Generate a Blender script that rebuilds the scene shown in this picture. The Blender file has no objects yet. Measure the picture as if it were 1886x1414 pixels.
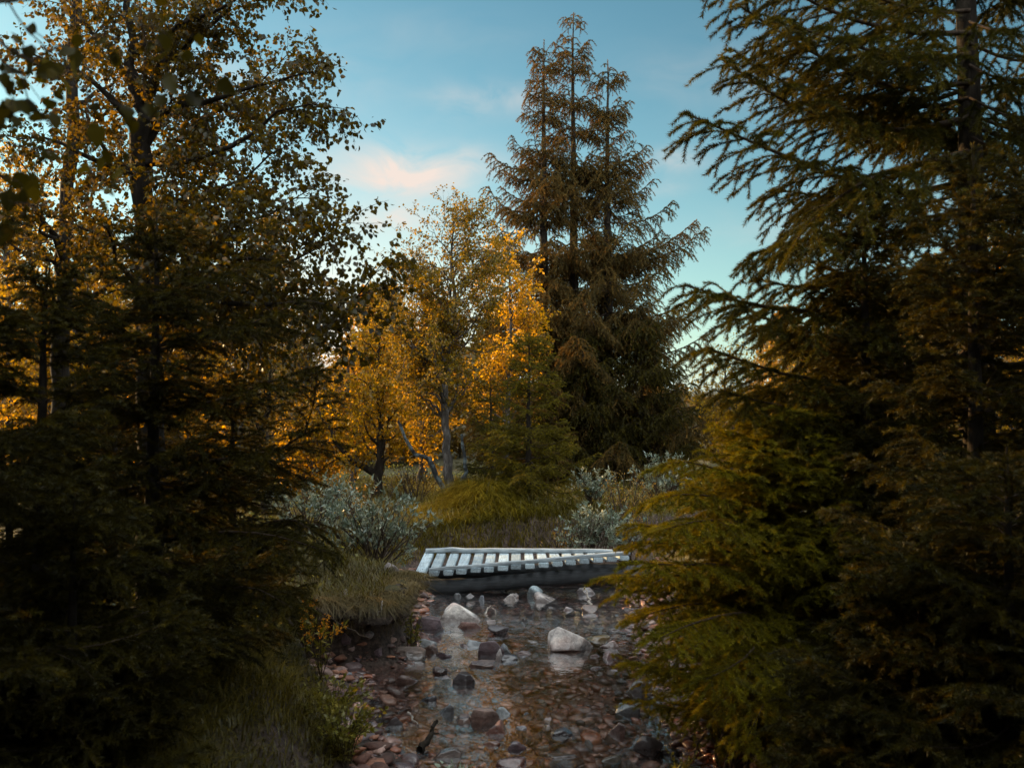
import bpy, bmesh, math, random
import numpy as np
from mathutils import Vector, noise as mnoise

S = bpy.context.scene
COL = S.collection
R = math.radians

# ------------------------------------------------------------------ camera
CAM = np.array([0.0, 0.0, 2.1])
PITCH = R(1.68)
FPX = 1811.0
cam_d = bpy.data.cameras.new("camera")
cam_d.sensor_width = 36.0
cam_d.lens = 18.0 / math.tan(R(27.5))
cam_d.clip_start = 0.05
cam_d.clip_end = 3000.0
cam_d.dof.use_dof = True
cam_d.dof.focus_distance = 11.0
cam_d.dof.aperture_fstop = 3.8
cam = bpy.data.objects.new("camera", cam_d)
COL.objects.link(cam)
cam.location = CAM
cam.rotation_euler = (math.pi / 2 + PITCH, 0, 0)
S.camera = cam

FWD = np.array([0, math.cos(PITCH), math.sin(PITCH)])
UPV = np.array([0, -math.sin(PITCH), math.cos(PITCH)])
RGT = np.array([1.0, 0, 0])


def W(px, py, d):
    return CAM + d * (FWD + RGT * (px - 943) / FPX + UPV * (707 - py) / FPX)


def hit(px, py, z=0.0):
    v = FWD + RGT * (px - 943) / FPX + UPV * (707 - py) / FPX
    t = (z - CAM[2]) / v[2]
    return CAM + t * v, t


# ------------------------------------------------------------------ light
SUN_AZ = R(-50)      # from +Y towards -X
SUN_EL = R(16)
world = bpy.data.worlds.new("World")
S.world = world
world.use_nodes = True
wt = world.node_tree
wn, wl = wt.nodes, wt.links
wn.clear()
w_out = wn.new("ShaderNodeOutputWorld")
w_bg = wn.new("ShaderNodeBackground")
w_sky = wn.new("ShaderNodeTexSky")
w_sky.sky_type = 'NISHITA'
w_sky.sun_disc = False
w_sky.sun_elevation = SUN_EL
w_sky.sun_rotation = SUN_AZ
w_sky.altitude = 600
w_sky.air_density = 1.0
w_sky.dust_density = 0.6
w_sky.ozone_density = 1.5
w_tint = wn.new("ShaderNodeMixRGB")
w_tint.blend_type = 'MULTIPLY'
w_tint.inputs[0].default_value = 1.0
w_tint.inputs[2].default_value = (0.345, 0.475, 0.370, 1)
w_gam = wn.new("ShaderNodeGamma")
w_gam.inputs[1].default_value = 1.25
wl.new(w_sky.outputs[0], w_gam.inputs[0])
wl.new(w_gam.outputs[0], w_tint.inputs[1])
# clouds, painted nowhere but in the sky itself: patches by direction, broken by noise
w_tc = wn.new("ShaderNodeTexCoord")
w_sep = wn.new("ShaderNodeSeparateXYZ")
wl.new(w_tc.outputs['Generated'], w_sep.inputs[0])


def wmath(op, a, b=None, c=None, clamp=False):
    n = wn.new("ShaderNodeMath")
    n.operation = op
    n.use_clamp = clamp
    for i, v in enumerate((a, b, c)):
        if v is None:
            continue
        if isinstance(v, (int, float)):
            n.inputs[i].default_value = v
        else:
            wl.new(v, n.inputs[i])
    return n.outputs[0]


az = wmath('ARCTAN2', w_sep.outputs[0], w_sep.outputs[1])
el = wmath('ARCSINE', w_sep.outputs[2])
w_cmb = wn.new("ShaderNodeCombineXYZ")
wl.new(wmath('MULTIPLY', az, 13.0), w_cmb.inputs[0])
wl.new(wmath('MULTIPLY', el, 26.0), w_cmb.inputs[1])
w_noise = wn.new("ShaderNodeTexNoise")
w_noise.inputs['Scale'].default_value = 1.0
w_noise.inputs['Detail'].default_value = 8
w_noise.inputs['Roughness'].default_value = 0.55
w_noise.inputs['Distortion'].default_value = 0.7
wl.new(w_cmb.outputs[0], w_noise.inputs['Vector'])
CLOUDS = [(740, 318, 125, 46, 1.9), (715, 405, 72, 22, 1.7), (1232, 298, 62, 22, 0.75), (1215, 345, 55, 15, 0.4),
          (890, 185, 90, 26, 0.7), (330, 140, 300, 60, .5), (1600, 420, 260, 60, .35), (880, 300, 90, 24, 0.3), (1330, 140, 190, 60, .2), (740, 60, 260, 40, .12)]
# pale haze low over the horizon
w_hz = wn.new("ShaderNodeMixRGB")
wl.new(wmath('MULTIPLY', wmath('EXPONENT', wmath('MULTIPLY', el, -11.0)), 0.85, clamp=True), w_hz.inputs[0])
wl.new(w_tint.outputs[0], w_hz.inputs[1])
w_hz.inputs[2].default_value = (3.3, 3.55, 3.6, 1)
tot = None
for (cx, cy, sx, sy, amp) in CLOUDS:
    v = W(cx, cy, 1.0) - CAM
    v /= np.linalg.norm(v)
    a0, e0 = math.atan2(v[0], v[1]), math.asin(v[2])
    dx = wmath('DIVIDE', wmath('SUBTRACT', az, a0), sx / FPX)
    dy = wmath('DIVIDE', wmath('SUBTRACT', el, e0), sy / FPX)
    q = wmath('ADD', wmath('MULTIPLY', dx, dx), wmath('MULTIPLY', dy, dy))
    g = wmath('MULTIPLY', wmath('EXPONENT', wmath('MULTIPLY', q, -1.0)), amp)
    tot = g if tot is None else wmath('ADD', tot, g)
nz = wmath('MULTIPLY_ADD', w_noise.outputs[0], 2.6, -0.75, clamp=True)
cl = wmath('MULTIPLY', wmath('MULTIPLY', tot, nz), 0.75, clamp=True)
w_cl = wn.new("ShaderNodeMixRGB")
wl.new(cl, w_cl.inputs[0])
gv = W(560, 700, 1.0) - CAM
gv /= np.linalg.norm(gv)
gx_ = wmath('DIVIDE', wmath('SUBTRACT', az, math.atan2(gv[0], gv[1])), 0.24)
gy_ = wmath('DIVIDE', wmath('SUBTRACT', el, math.asin(gv[2])), 0.15)
gq = wmath('ADD', wmath('MULTIPLY', gx_, gx_), wmath('MULTIPLY', gy_, gy_))
w_gl = wn.new("ShaderNodeMixRGB")
wl.new(wmath('MULTIPLY', wmath('EXPONENT', wmath('MULTIPLY', gq, -1.0)), 0.85), w_gl.inputs[0])
wl.new(w_hz.outputs[0], w_gl.inputs[1])
w_gl.inputs[2].default_value = (5.2, 4.4, 3.75, 1)
wl.new(w_gl.outputs[0], w_cl.inputs[1])
w_cl.inputs[2].default_value = (3.95, 3.4, 3.05, 1)
# unseen cloud added overhead and behind as fill for what faces the stream
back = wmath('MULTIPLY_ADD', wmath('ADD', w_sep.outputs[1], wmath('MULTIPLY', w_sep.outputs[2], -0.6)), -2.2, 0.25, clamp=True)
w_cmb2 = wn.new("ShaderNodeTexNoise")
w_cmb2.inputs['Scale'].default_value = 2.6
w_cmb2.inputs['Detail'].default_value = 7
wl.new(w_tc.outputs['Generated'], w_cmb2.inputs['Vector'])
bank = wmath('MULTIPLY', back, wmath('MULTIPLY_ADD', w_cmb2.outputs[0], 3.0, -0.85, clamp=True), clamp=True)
w_fill = wn.new("ShaderNodeMixRGB")
wl.new(bank, w_fill.inputs[0])
wl.new(w_cl.outputs[0], w_fill.inputs[1])
w_fill.inputs[2].default_value = (16.5, 17.8, 18.4, 1)
wl.new(w_fill.outputs[0], w_bg.inputs[0])
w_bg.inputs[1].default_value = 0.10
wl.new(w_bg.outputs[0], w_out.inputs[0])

sun_d = bpy.data.lights.new("sun", 'SUN')
sun_d.energy = 5.0
sun_d.angle = R(0.5)
sun_d.color = (1.0, 0.62, 0.26)
sun = bpy.data.objects.new("sun", sun_d)
COL.objects.link(sun)
sdir = Vector((math.sin(SUN_AZ) * math.cos(SUN_EL), math.cos(SUN_AZ) * math.cos(SUN_EL), math.sin(SUN_EL)))
sun.rotation_euler = sdir.to_track_quat('Z', 'Y').to_euler()

S.view_settings.view_transform = 'Standard'
S.view_settings.look = 'None'
S.view_settings.gamma = 1.0
S.view_settings.exposure = 1.22
S.render.engine = 'CYCLES'
S.cycles.max_bounces = 8
S.cycles.diffuse_bounces = 3
S.cycles.glossy_bounces = 3
S.cycles.transmission_bounces = 4
S.cycles.transparent_max_bounces = 8
S.cycles.use_denoising = True
S.cycles.denoising_prefilter = 'ACCURATE'
S.cycles.denoising_input_passes = 'RGB_ALBEDO_NORMAL'
S.cycles.sample_clamp_indirect = 6.0

# ------------------------------------------------------------------ materials


class NT:
    def __init__(self, name):
        self.m = bpy.data.materials.new(name)
        self.m.use_nodes = True
        self.t = self.m.node_tree
        self.t.nodes.clear()
        self.out = self.t.nodes.new("ShaderNodeOutputMaterial")

    def n(self, typ, ins=None, **kw):
        o = self.t.nodes.new("ShaderNode" + typ)
        for k, v in kw.items():
            setattr(o, k, v)
        for k, v in (ins or {}).items():
            if isinstance(v, bpy.types.NodeSocket):
                self.t.links.new(v, o.inputs[k])
            else:
                o.inputs[k].default_value = v
        return o

    def math(self, op, a, b=0.0, clamp=False):
        return self.n("Math", {0: a, 1: b}, operation=op, use_clamp=clamp).outputs[0]

    def ramp(self, fac, stops):
        o = self.n("ValToRGB", {0: fac})
        e = o.color_ramp.elements
        while len(e) < len(stops):
            e.new(0.5)
        for x, (p, c) in zip(e, stops):
            x.position = p
            x.color = (c[0], c[1], c[2], 1)
        return o.outputs[0]

    def noise(self, vec, scale, detail=4, rough=0.55, dist=0.0):
        d = {'Scale': scale, 'Detail': detail, 'Roughness': rough, 'Distortion': dist}
        if vec is not None:
            d['Vector'] = vec
        return self.n("TexNoise", d).outputs[0]

    def mix(self, f, a, b, blend='MIX'):
        return self.n("MixRGB", {0: f, 1: a, 2: b}, blend_type=blend).outputs[0]

    def bump(self, h, strength, dist):
        return self.n("Bump", {'Height': h, 'Strength': strength, 'Distance': dist}).outputs[0]

    def surf(self, s):
        self.t.links.new(s, self.out.inputs[0])
        return self.m


def m_foliage(name, stops, transl=0.35, tcol=(1, 1, 1), gloss=0.05, rough=0.45):
    """leaf or needle: colour by each leaf's own random number, some light passes through"""
    t = NT(name)
    a = t.n("Attribute", attribute_name="rnd")
    c = t.ramp(a.outputs['Fac'], stops)
    d = t.n("BsdfDiffuse", {'Color': c}).outputs[0]
    tc = t.mix(1.0, c, (*tcol, 1), 'MULTIPLY')
    tr = t.n("BsdfTranslucent", {'Color': tc}).outputs[0]
    mx = t.n("MixShader", {0: transl, 1: d, 2: tr}).outputs[0]
    g = t.n("BsdfGlossy", {'Color': (0.8, 0.85, 0.9, 1), 'Roughness': rough}).outputs[0]
    return t.surf(t.n("MixShader", {0: gloss, 1: mx, 2: g}).outputs[0])


def m_bark(name, c0, c1, c2, scale=18.0, lichen=None):
    t = NT(name)
    tc = t.n("TexCoord").outputs['Object']
    mp = t.n("Mapping", {'Vector': tc, 'Scale': (1, 1, 0.35)}).outputs[0]
    n1 = t.noise(mp, scale, 6, 0.65)
    c = t.ramp(n1, [(0.3, c0), (0.52, c1), (0.75, c2)])
    if lichen:
        n2 = t.noise(tc, scale * 0.5, 5, 0.6)
        c = t.mix(t.math('MULTIPLY', t.ramp(n2, [(0.48, (0, 0, 0)), (0.6, (1, 1, 1))]), 0.8), c, (*lichen, 1))
    b = t.bump(n1, 0.8, 0.02)
    return t.surf(t.n("BsdfPrincipled", {'Base Color': c, 'Roughness': 0.9, 'Specular IOR Level': 0.1, 'Normal': b}).outputs[0])


M = {}
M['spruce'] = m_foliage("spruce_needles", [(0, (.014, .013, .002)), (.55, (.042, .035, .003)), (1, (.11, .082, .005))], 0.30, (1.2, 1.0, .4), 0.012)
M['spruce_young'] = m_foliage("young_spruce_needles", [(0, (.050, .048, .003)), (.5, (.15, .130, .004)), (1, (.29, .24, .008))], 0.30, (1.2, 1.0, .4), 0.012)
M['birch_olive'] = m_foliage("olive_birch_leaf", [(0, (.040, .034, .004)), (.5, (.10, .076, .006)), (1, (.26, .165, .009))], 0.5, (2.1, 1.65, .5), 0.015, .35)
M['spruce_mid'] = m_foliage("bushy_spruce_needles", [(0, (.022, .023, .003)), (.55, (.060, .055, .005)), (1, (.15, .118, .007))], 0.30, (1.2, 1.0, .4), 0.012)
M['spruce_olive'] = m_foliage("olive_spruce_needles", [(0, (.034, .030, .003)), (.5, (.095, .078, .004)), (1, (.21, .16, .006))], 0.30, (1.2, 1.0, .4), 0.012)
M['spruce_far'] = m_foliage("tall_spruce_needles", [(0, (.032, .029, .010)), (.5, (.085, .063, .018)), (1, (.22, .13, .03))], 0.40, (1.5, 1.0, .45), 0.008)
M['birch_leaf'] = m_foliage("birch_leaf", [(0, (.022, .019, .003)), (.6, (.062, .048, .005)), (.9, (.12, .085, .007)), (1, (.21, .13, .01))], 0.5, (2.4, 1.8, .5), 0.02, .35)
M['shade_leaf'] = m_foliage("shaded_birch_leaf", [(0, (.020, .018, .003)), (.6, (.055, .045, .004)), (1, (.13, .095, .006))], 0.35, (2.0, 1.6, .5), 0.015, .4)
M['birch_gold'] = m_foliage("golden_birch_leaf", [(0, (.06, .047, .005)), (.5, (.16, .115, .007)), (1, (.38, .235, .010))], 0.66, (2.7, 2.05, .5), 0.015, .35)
M['willow_leaf'] = m_foliage("willow_leaf", [(0, (.075, .105, .070)), (.5, (.155, .185, .125)), (1, (.28, .25, .14))], 0.25, (1, 1, .8), 0.06, .4)
M['grass'] = m_foliage("grass_blade", [(0, (.035, .028, .003)), (.5, (.09, .070, .005)), (1, (.20, .14, .010))], 0.35, (1.2, 1.1, .5), 0.03)
M['mound'] = m_foliage("mound_grass_blade", [(0, (.05, .042, .004)), (.5, (.13, .10, .006)), (1, (.26, .18, .012))], 0.35, (1.2, 1.1, .5), 0.02)
M['dry_grass'] = m_foliage("dry_grass_blade", [(0, (.08, .062, .02)), (.6, (.16, .11, .04)), (1, (.26, .18, .07))], 0.3, (1.1, 1, .7), 0.03)
M['flower'] = m_foliage("orange_flower", [(0, (.65, .22, .01)), (1, (.85, .40, .02))], 0.4, (1, .9, .5), 0.02)
M['bush_gold'] = m_foliage("golden_bush_leaf", [(0, (.10, .065, .008)), (.5, (.22, .13, .012)), (1, (.40, .20, .02))], 0.5, (1.6, 1.3, .5), 0.04)
M['herb'] = m_foliage("herb_leaf", [(0, (.11, .11, .008)), (.6, (.20, .17, .012)), (1, (.32, .24, .015))], 0.35, (1.2, 1.1, .5), 0.05)
M['pale_leaf'] = m_foliage("pale_leaf", [(0, (.25, .30, .20)), (1, (.45, .50, .36))], 0.3, (1, 1, .8), 0.08)
M['far_leaf'] = m_foliage("far_leaf", [(0, (.06, .045, .008)), (.6, (.15, .10, .012)), (1, (.32, .18, .02))], 0.5, (1.8, 1.3, .5), 0.03)
M['bark_dark'] = m_bark("spruce_bark", (.010, .008, .006), (.024, .019, .014), (.05, .04, .03))
M['bark_birch'] = m_bark("birch_bark", (.02, .018, .016), (.06, .052, .045), (.16, .15, .14), 14)
M['bark_grey'] = m_bark("lichen_bark", (.014, .014, .014), (.034, .036, .037), (.08, .087, .088), 16, (.12, .15, .155))
M['twig'] = m_bark("twig_bark", (.03, .022, .016), (.06, .042, .03), (.09, .07, .05), 30)
M['dead_wood'] = m_bark("dead_wood", (.12, .10, .085), (.30, .26, .22), (.48, .44, .40), 30)


def m_ground():
    t = NT("forest_soil")
    geo = t.n("NewGeometry")
    pos = geo.outputs['Position']
    n1 = t.noise(pos, 3.0, 8, 0.65)
    n2 = t.noise(pos, 22.0, 6, 0.7)
    earth = t.ramp(n2, [(0.28, (.012, .008, .006)), (0.5, (.060, .040, .030)), (0.72, (.16, .11, .085))])
    moss = t.ramp(n2, [(0.3, (.022, .020, .005)), (0.55, (.062, .050, .012)), (0.8, (.12, .09, .03))])
    sep = t.n("SeparateXYZ", {0: geo.outputs['Normal']}).outputs[2]
    flat = t.ramp(t.math('ADD', sep, t.math('MULTIPLY', t.math('SUBTRACT', n1, .5), .35)), [(0.72, (0, 0, 0)), (0.86, (1, 1, 1))])
    zz = t.n("SeparateXYZ", {0: pos}).outputs[2]
    high = t.ramp(zz, [(0.16, (0, 0, 0)), (0.30, (1, 1, 1))])
    c = t.mix(t.math('MULTIPLY', flat, high), earth, moss)
    bed = t.ramp(n2, [(0.3, (.04, .022, .016)), (0.55, (.15, .08, .06)), (0.75, (.26, .15, .11))])
    low = t.ramp(zz, [(0.0, (1, 1, 1)), (0.06, (0, 0, 0))])
    c = t.mix(low, c, bed)
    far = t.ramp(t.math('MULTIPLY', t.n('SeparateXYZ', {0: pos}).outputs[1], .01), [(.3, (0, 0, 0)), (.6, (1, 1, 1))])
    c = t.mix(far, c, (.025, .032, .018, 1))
    b = t.bump(n2, 1.0, 0.04)
    return t.surf(t.n("BsdfPrincipled", {'Base Color': c, 'Roughness': 0.95, 'Normal': b}).outputs[0])


def m_rock(name, per_vertex=False):
    t = NT(name)
    geo = t.n("NewGeometry")
    tc = t.n("TexCoord").outputs['Object']
    pos = geo.outputs['Position']
    if per_vertex:
        a = t.n("Attribute", attribute_name="rnd").outputs['Fac']
        base = t.ramp(a, [(0, (.035, .022, .018)), (.2, (.22, .105, .072)), (.4, (.10, .075, .078)), (.58, (.42, .19, .105)), (.75, (.15, .12, .125)), (.9, (.30, .19, .15)), (1, (.58, .44, .38))])
        vec = pos
    else:
        base = t.n("ObjectInfo").outputs['Color']
        vec = t.n("VectorMath", {0: tc, 1: t.n("ObjectInfo").outputs['Location']}, operation='ADD').outputs[0]
    n1 = t.noise(vec, 9.0, 6, 0.65)
    n2 = t.noise(vec, 55.0, 4, 0.7)
    n3 = t.noise(vec, 3.2, 3, 0.5, 1.2)
    c = t.mix(1.0, base, t.ramp(n1, [(0.28, (.45, .42, .42)), (0.5, (.95, .93, .92)), (0.72, (1.35, 1.3, 1.25))]), 'MULTIPLY')
    c = t.mix(t.math('MULTIPLY', t.ramp(n3, [(0.5, (0, 0, 0)), (0.62, (1, 1, 1))]), .45), c, t.mix(1.0, c, (.85, .58, .50, 1), 'MULTIPLY'))
    c = t.mix(0.6, c, t.ramp(n2, [(0.3, (.5, .5, .5)), (0.7, (1.4, 1.4, 1.4))]), 'MULTIPLY')
    zz = t.n("SeparateXYZ", {0: pos}).outputs[2]
    wet = t.ramp(t.math('ADD', zz, t.math('MULTIPLY', t.math('SUBTRACT', n1, .5), .08)), [(0.05, (1, 1, 1)), (0.105, (0, 0, 0))])
    if not per_vertex:
        wet = t.math('MAXIMUM', wet, t.math('SUBTRACT', 1.0, t.n("ObjectInfo").outputs['Alpha']), True)
    c = t.mix(wet, c, t.mix(1.0, c, (.80, .64, .57, 1) if per_vertex else (.42, .40, .40, 1), 'MULTIPLY'))
    rough = t.math('SUBTRACT', 0.85, t.math('MULTIPLY', wet, 0.62))
    b = t.bump(t.math('ADD', t.math('MULTIPLY', n2, .35), n1), 0.55, 0.025)
    return t.surf(t.n("BsdfPrincipled", {'Base Color': c, 'Roughness': rough, 'Normal': b, 'Coat Weight': wet, 'Coat Roughness': .07, 'Coat IOR': 1.4}).outputs[0])


def m_water():
    t = NT("stream_water")
    pos = t.n("NewGeometry").outputs['Position']
    mp = t.n("Mapping", {'Vector': pos, 'Scale': (1.0, 0.55, 1.0)}).outputs[0]
    n1 = t.noise(mp, 5.0, 3, 0.5, 0.6)
    n2 = t.noise(mp, 22.0, 3, 0.55, 0.5)
    rif = t.ramp(t.noise(mp, 1.6, 3, 0.5, 0.8), [(0.42, (.10, .10, .10)), (0.62, (1, 1, 1))])
    n4 = t.noise(t.n("Mapping", {'Vector': pos, 'Scale': (1.0, 0.6, 1.0)}).outputs[0], 34.0, 2, 0.5, 0.4)
    h = t.math('ADD', t.math('ADD', n1, t.math('MULTIPLY', n2, 0.22)), t.math('MULTIPLY', t.math('MULTIPLY', n4, rif), 0.20))
    b = t.bump(h, 0.30, 0.04)
    fr = t.n("Fresnel", {'IOR': 1.33, 'Normal': b}).outputs[0]
    tr = t.n("BsdfTransparent", {'Color': (.93, .90, .87, 1)}).outputs[0]
    ro = t.ramp(n1, [(0.35, (.03, .03, .03)), (0.65, (.09, .09, .09))])
    gl = t.n("BsdfGlossy", {'Color': (1, 1, 1, 1), 'Roughness': ro, 'Normal': b}).outputs[0]
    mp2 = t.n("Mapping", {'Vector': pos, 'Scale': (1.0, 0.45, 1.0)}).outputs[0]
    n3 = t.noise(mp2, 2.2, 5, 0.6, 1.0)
    milk_sheen = t.n("BsdfDiffuse", {'Color': (.66, .80, .88, 1)}).outputs[0]  # bluish white put into the colour for sky sheen and aerated water
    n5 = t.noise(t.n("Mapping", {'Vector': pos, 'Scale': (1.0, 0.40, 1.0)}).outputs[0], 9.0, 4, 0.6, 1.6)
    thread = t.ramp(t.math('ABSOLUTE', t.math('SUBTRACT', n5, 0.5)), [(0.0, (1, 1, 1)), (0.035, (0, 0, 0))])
    foam_sheen = t.math('ADD', t.ramp(n3, [(0.57, (0, 0, 0)), (0.72, (.13, .13, .13))]), t.math('MULTIPLY', t.math('MULTIPLY', thread, rif), 0.09), True)
    film = t.n("MixShader", {0: foam_sheen, 1: tr, 2: milk_sheen}).outputs[0]
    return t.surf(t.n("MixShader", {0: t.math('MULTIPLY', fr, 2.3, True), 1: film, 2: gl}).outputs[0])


def m_wood(name, c0, c1, c2, axis=1):
    t = NT(name)
    tc = t.n("TexCoord").outputs['Object']
    off = t.n("VectorMath", {0: tc, 1: t.n("VectorMath", {0: t.n("ObjectInfo").outputs['Random'], 1: (7.0, 7.0, 7.0)}, operation='MULTIPLY').outputs[0]}, operation='ADD').outputs[0]
    sc = [14, 14, 14]
    sc[axis] = 0.9
    mp = t.n("Mapping", {'Vector': off, 'Scale': tuple(sc)}).outputs[0]
    n1 = t.noise(mp, 4.0, 6, 0.7)
    n2 = t.noise(off, 5.0, 5, 0.6)
    c = t.ramp(n1, [(0.3, c0), (0.5, c1), (0.75, c2)])
    c = t.mix(0.7, c, t.ramp(n2, [(0.3, (.55, .56, .56)), (0.6, (1.1, 1.1, 1.1))]), 'MULTIPLY')
    rv = t.n("ObjectInfo").outputs['Random']
    c = t.mix(0.7, c, t.ramp(rv, [(0, (.55, .56, .57)), (1, (1.25, 1.25, 1.25))]), 'MULTIPLY')
    b = t.bump(n1, 0.5, 0.01)
    return t.surf(t.n("BsdfPrincipled", {'Base Color': c, 'Roughness': 0.6, 'Normal': b}).outputs[0])


M['ground'] = m_ground()
M['rock'] = m_rock("stone")
M['bed'] = m_rock("bed_stone", True)
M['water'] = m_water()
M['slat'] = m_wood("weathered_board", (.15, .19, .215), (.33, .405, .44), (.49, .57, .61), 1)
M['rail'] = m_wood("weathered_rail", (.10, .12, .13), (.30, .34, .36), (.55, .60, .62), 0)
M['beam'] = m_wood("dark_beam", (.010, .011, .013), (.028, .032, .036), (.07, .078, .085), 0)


def m_nail():
    t = NT("rusty_nail")
    return t.surf(t.n("BsdfPrincipled", {'Base Color': (.06, .04, .03, 1), 'Metallic': .6, 'Roughness': .7}).outputs[0])


M['nail'] = m_nail()

# ------------------------------------------------------------------ objects


def tag(o, label=None, cat=None, group=None, kind=None):
    if label:
        o['label'] = label
    if cat:
        o['category'] = cat
    if group:
        o['group'] = group
    if kind:
        o['kind'] = kind
    return o


def thing(name, label, cat, loc, group=None):
    o = bpy.data.objects.new(name, None)
    o.empty_display_size = 0.2
    o.location = loc
    COL.objects.link(o)
    return tag(o, label, cat, group)


class Geo:
    """collects vertices and faces of one mesh"""

    def __init__(self):
        self.v, self.f3, self.f4, self.r, self.n = [], [], [], [], 0

    def add(self, v, f, rnd=None):
        v = np.asarray(v, dtype=np.float32).reshape(-1, 3)
        f = np.asarray(f, dtype=np.int64) + self.n
        self.v.append(v)
        (self.f3 if f.shape[1] == 3 else self.f4).append(f)
        self.r.append(np.zeros(len(v), np.float32) + (0.5 if rnd is None else np.asarray(rnd, np.float32)))
        self.n += len(v)

    def obj(self, name, mat, parent=None, base=(0, 0, 0), smooth=False):
        base = np.asarray(base, dtype=np.float32)
        v = np.concatenate(self.v) - base
        f3 = np.concatenate(self.f3) if self.f3 else np.zeros((0, 3), np.int64)
        f4 = np.concatenate(self.f4) if self.f4 else np.zeros((0, 4), np.int64)
        me = bpy.data.meshes.new(name)
        me.vertices.add(len(v))
        me.vertices.foreach_set('co', v.ravel())
        nl = f3.size + f4.size
        me.loops.add(nl)
        me.loops.foreach_set('vertex_index', np.concatenate([f3.ravel(), f4.ravel()]).astype(np.int32))
        me.polygons.add(len(f3) + len(f4))
        st = np.concatenate([np.arange(len(f3)) * 3, f3.size + np.arange(len(f4)) * 4]).astype(np.int32)
        me.polygons.foreach_set('loop_start', st)
        if smooth:
            me.polygons.foreach_set('use_smooth', np.ones(len(st), bool))
        a = me.attributes.new('rnd', 'FLOAT', 'POINT')
        a.data.foreach_set('value', np.concatenate(self.r))
        me.update(calc_edges=True)
        me.materials.append(mat)
        o = bpy.data.objects.new(name, me)
        COL.objects.link(o)
        if parent:
            o.parent = parent
        else:
            o.location = base
        return o


def nrm(v):
    return v / np.maximum(np.linalg.norm(v, axis=-1, keepdims=True), 1e-9)


def tangents(P):
    T = np.empty_like(P)
    T[:, 1:-1] = P[:, 2:] - P[:, :-2]
    T[:, 0] = P[:, 1] - P[:, 0]
    T[:, -1] = P[:, -1] - P[:, -2]
    return nrm(T)


def tubes(geo, P, Rd, sides=5, rnd=None):
    P = np.asarray(P, dtype=float)
    N, K, _ = P.shape
    if N == 0:
        return
    T = tangents(P)
    ref = np.where(np.abs(T[..., 2:3]) > 0.8, np.array([1.0, 0.2, 0]), np.array([0, 0, 1.0]))
    n1 = nrm(np.cross(T, ref))
    n2 = np.cross(T, n1)
    a = np.arange(sides) * 2 * math.pi / sides
    V = P[:, :, None] + Rd[:, :, None, None] * (n1[:, :, None] * np.cos(a)[:, None] + n2[:, :, None] * np.sin(a)[:, None])
    idx = np.arange(N * K * sides).reshape(N, K, sides)
    i0 = idx[:, :-1]
    i1 = idx[:, 1:]
    F = np.stack([i0, np.roll(i0, -1, 2), np.roll(i1, -1, 2), i1], -1).reshape(-1, 4)
    geo.add(V.reshape(-1, 3), F, None if rnd is None else np.repeat(rnd, K * sides))


def along(P, s, idx):
    K = P.shape[1]
    f = np.clip(s, 0, 0.9999) * (K - 1)
    i = f.astype(int)
    fr = (f - i)[:, None]
    a, b = P[idx, i], P[idx, i + 1]
    return a * (1 - fr) + b * fr, nrm(b - a)


def plen(P):
    return np.linalg.norm(np.diff(P, axis=1), axis=2).sum(1)


def spawn(rng, P, dens, smin, smax, ang, angsd, lenfn, planar=True, grav=0.2, K=4, wig=0.05, up=0.0, mincount=1):
    """side shoots along many polylines at once"""
    L = plen(P)
    cnt = np.maximum(mincount, np.round(L * dens * (smax - smin))).astype(int)
    idx = np.repeat(np.arange(len(P)), cnt)
    j = np.concatenate([np.arange(c) for c in cnt]) if len(cnt) else np.zeros(0, int)
    s = smin + (smax - smin) * (j + rng.random(len(idx))) / np.repeat(cnt, cnt)
    pos, tan = along(P, s, idx)
    if planar:
        side = np.cross(tan, np.array([0, 0, 1.0]))
        bad = np.linalg.norm(side, axis=1) < 0.15
        side[bad] = rng.normal(size=(bad.sum(), 3))
        side = nrm(side) * np.where(j % 2 == 0, 1.0, -1.0)[:, None]
        side = nrm(side + rng.normal(size=side.shape) * 0.13)
    else:
        side = rng.normal(size=tan.shape)
        side = nrm(side - (side * tan).sum(1, keepdims=True) * tan)
    a = (ang + angsd * rng.normal(size=len(idx)))[:, None]
    d = tan * np.cos(a) + side * np.sin(a)
    d[:, 2] += up
    d = nrm(d)
    ln = lenfn(s, L[idx], rng)
    u = np.linspace(0, 1, K)
    Q = pos[:, None] + d[:, None] * (ln[:, None] * u)[..., None]
    Q[..., 2] -= grav * ln[:, None] * u ** 2
    if wig:
        w = rng.normal(size=Q.shape) * wig * ln[:, None, None]
        w[:, 0] = 0
        Q += np.cumsum(w, 1) * 0.6
    return Q, idx, s


def needles(geo, rng, P, dens, nlen, nwid, smin=0.0, tip=0.35):
    L = plen(P)
    cnt = np.maximum(2, np.round(L * dens * (1 - smin))).astype(int)
    idx = np.repeat(np.arange(len(P)), cnt)
    s = smin + (1 - smin) * rng.random(len(idx))
    pos, tan = along(P, s, idx)
    rad = rng.normal(size=tan.shape)
    rad = nrm(rad - (rad * tan).sum(1, keepdims=True) * tan)
    rad[:, 2] += 0.15
    d = nrm(tan * (0.65 + 0.45 * rng.random((len(idx), 1))) + rad * .8)
    ln = (nlen * (0.75 + 0.5 * rng.random(len(idx))))[:, None]
    w = nrm(np.cross(d, rng.normal(size=d.shape))) * nwid * 0.5
    V = np.stack([pos - w, pos + w, pos + d * ln], 1)
    shoot = rng.random(len(P)) * 0.55
    rn = np.clip(shoot[idx] + 0.25 * rng.random(len(idx)) + tip * np.clip((s - 0.6) / 0.4, 0, 1) * rng.random(len(P))[idx], 0, 1)
    geo.add(V.reshape(-1, 3), np.arange(len(idx) * 3).reshape(-1, 3), np.repeat(rn, 3))


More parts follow.
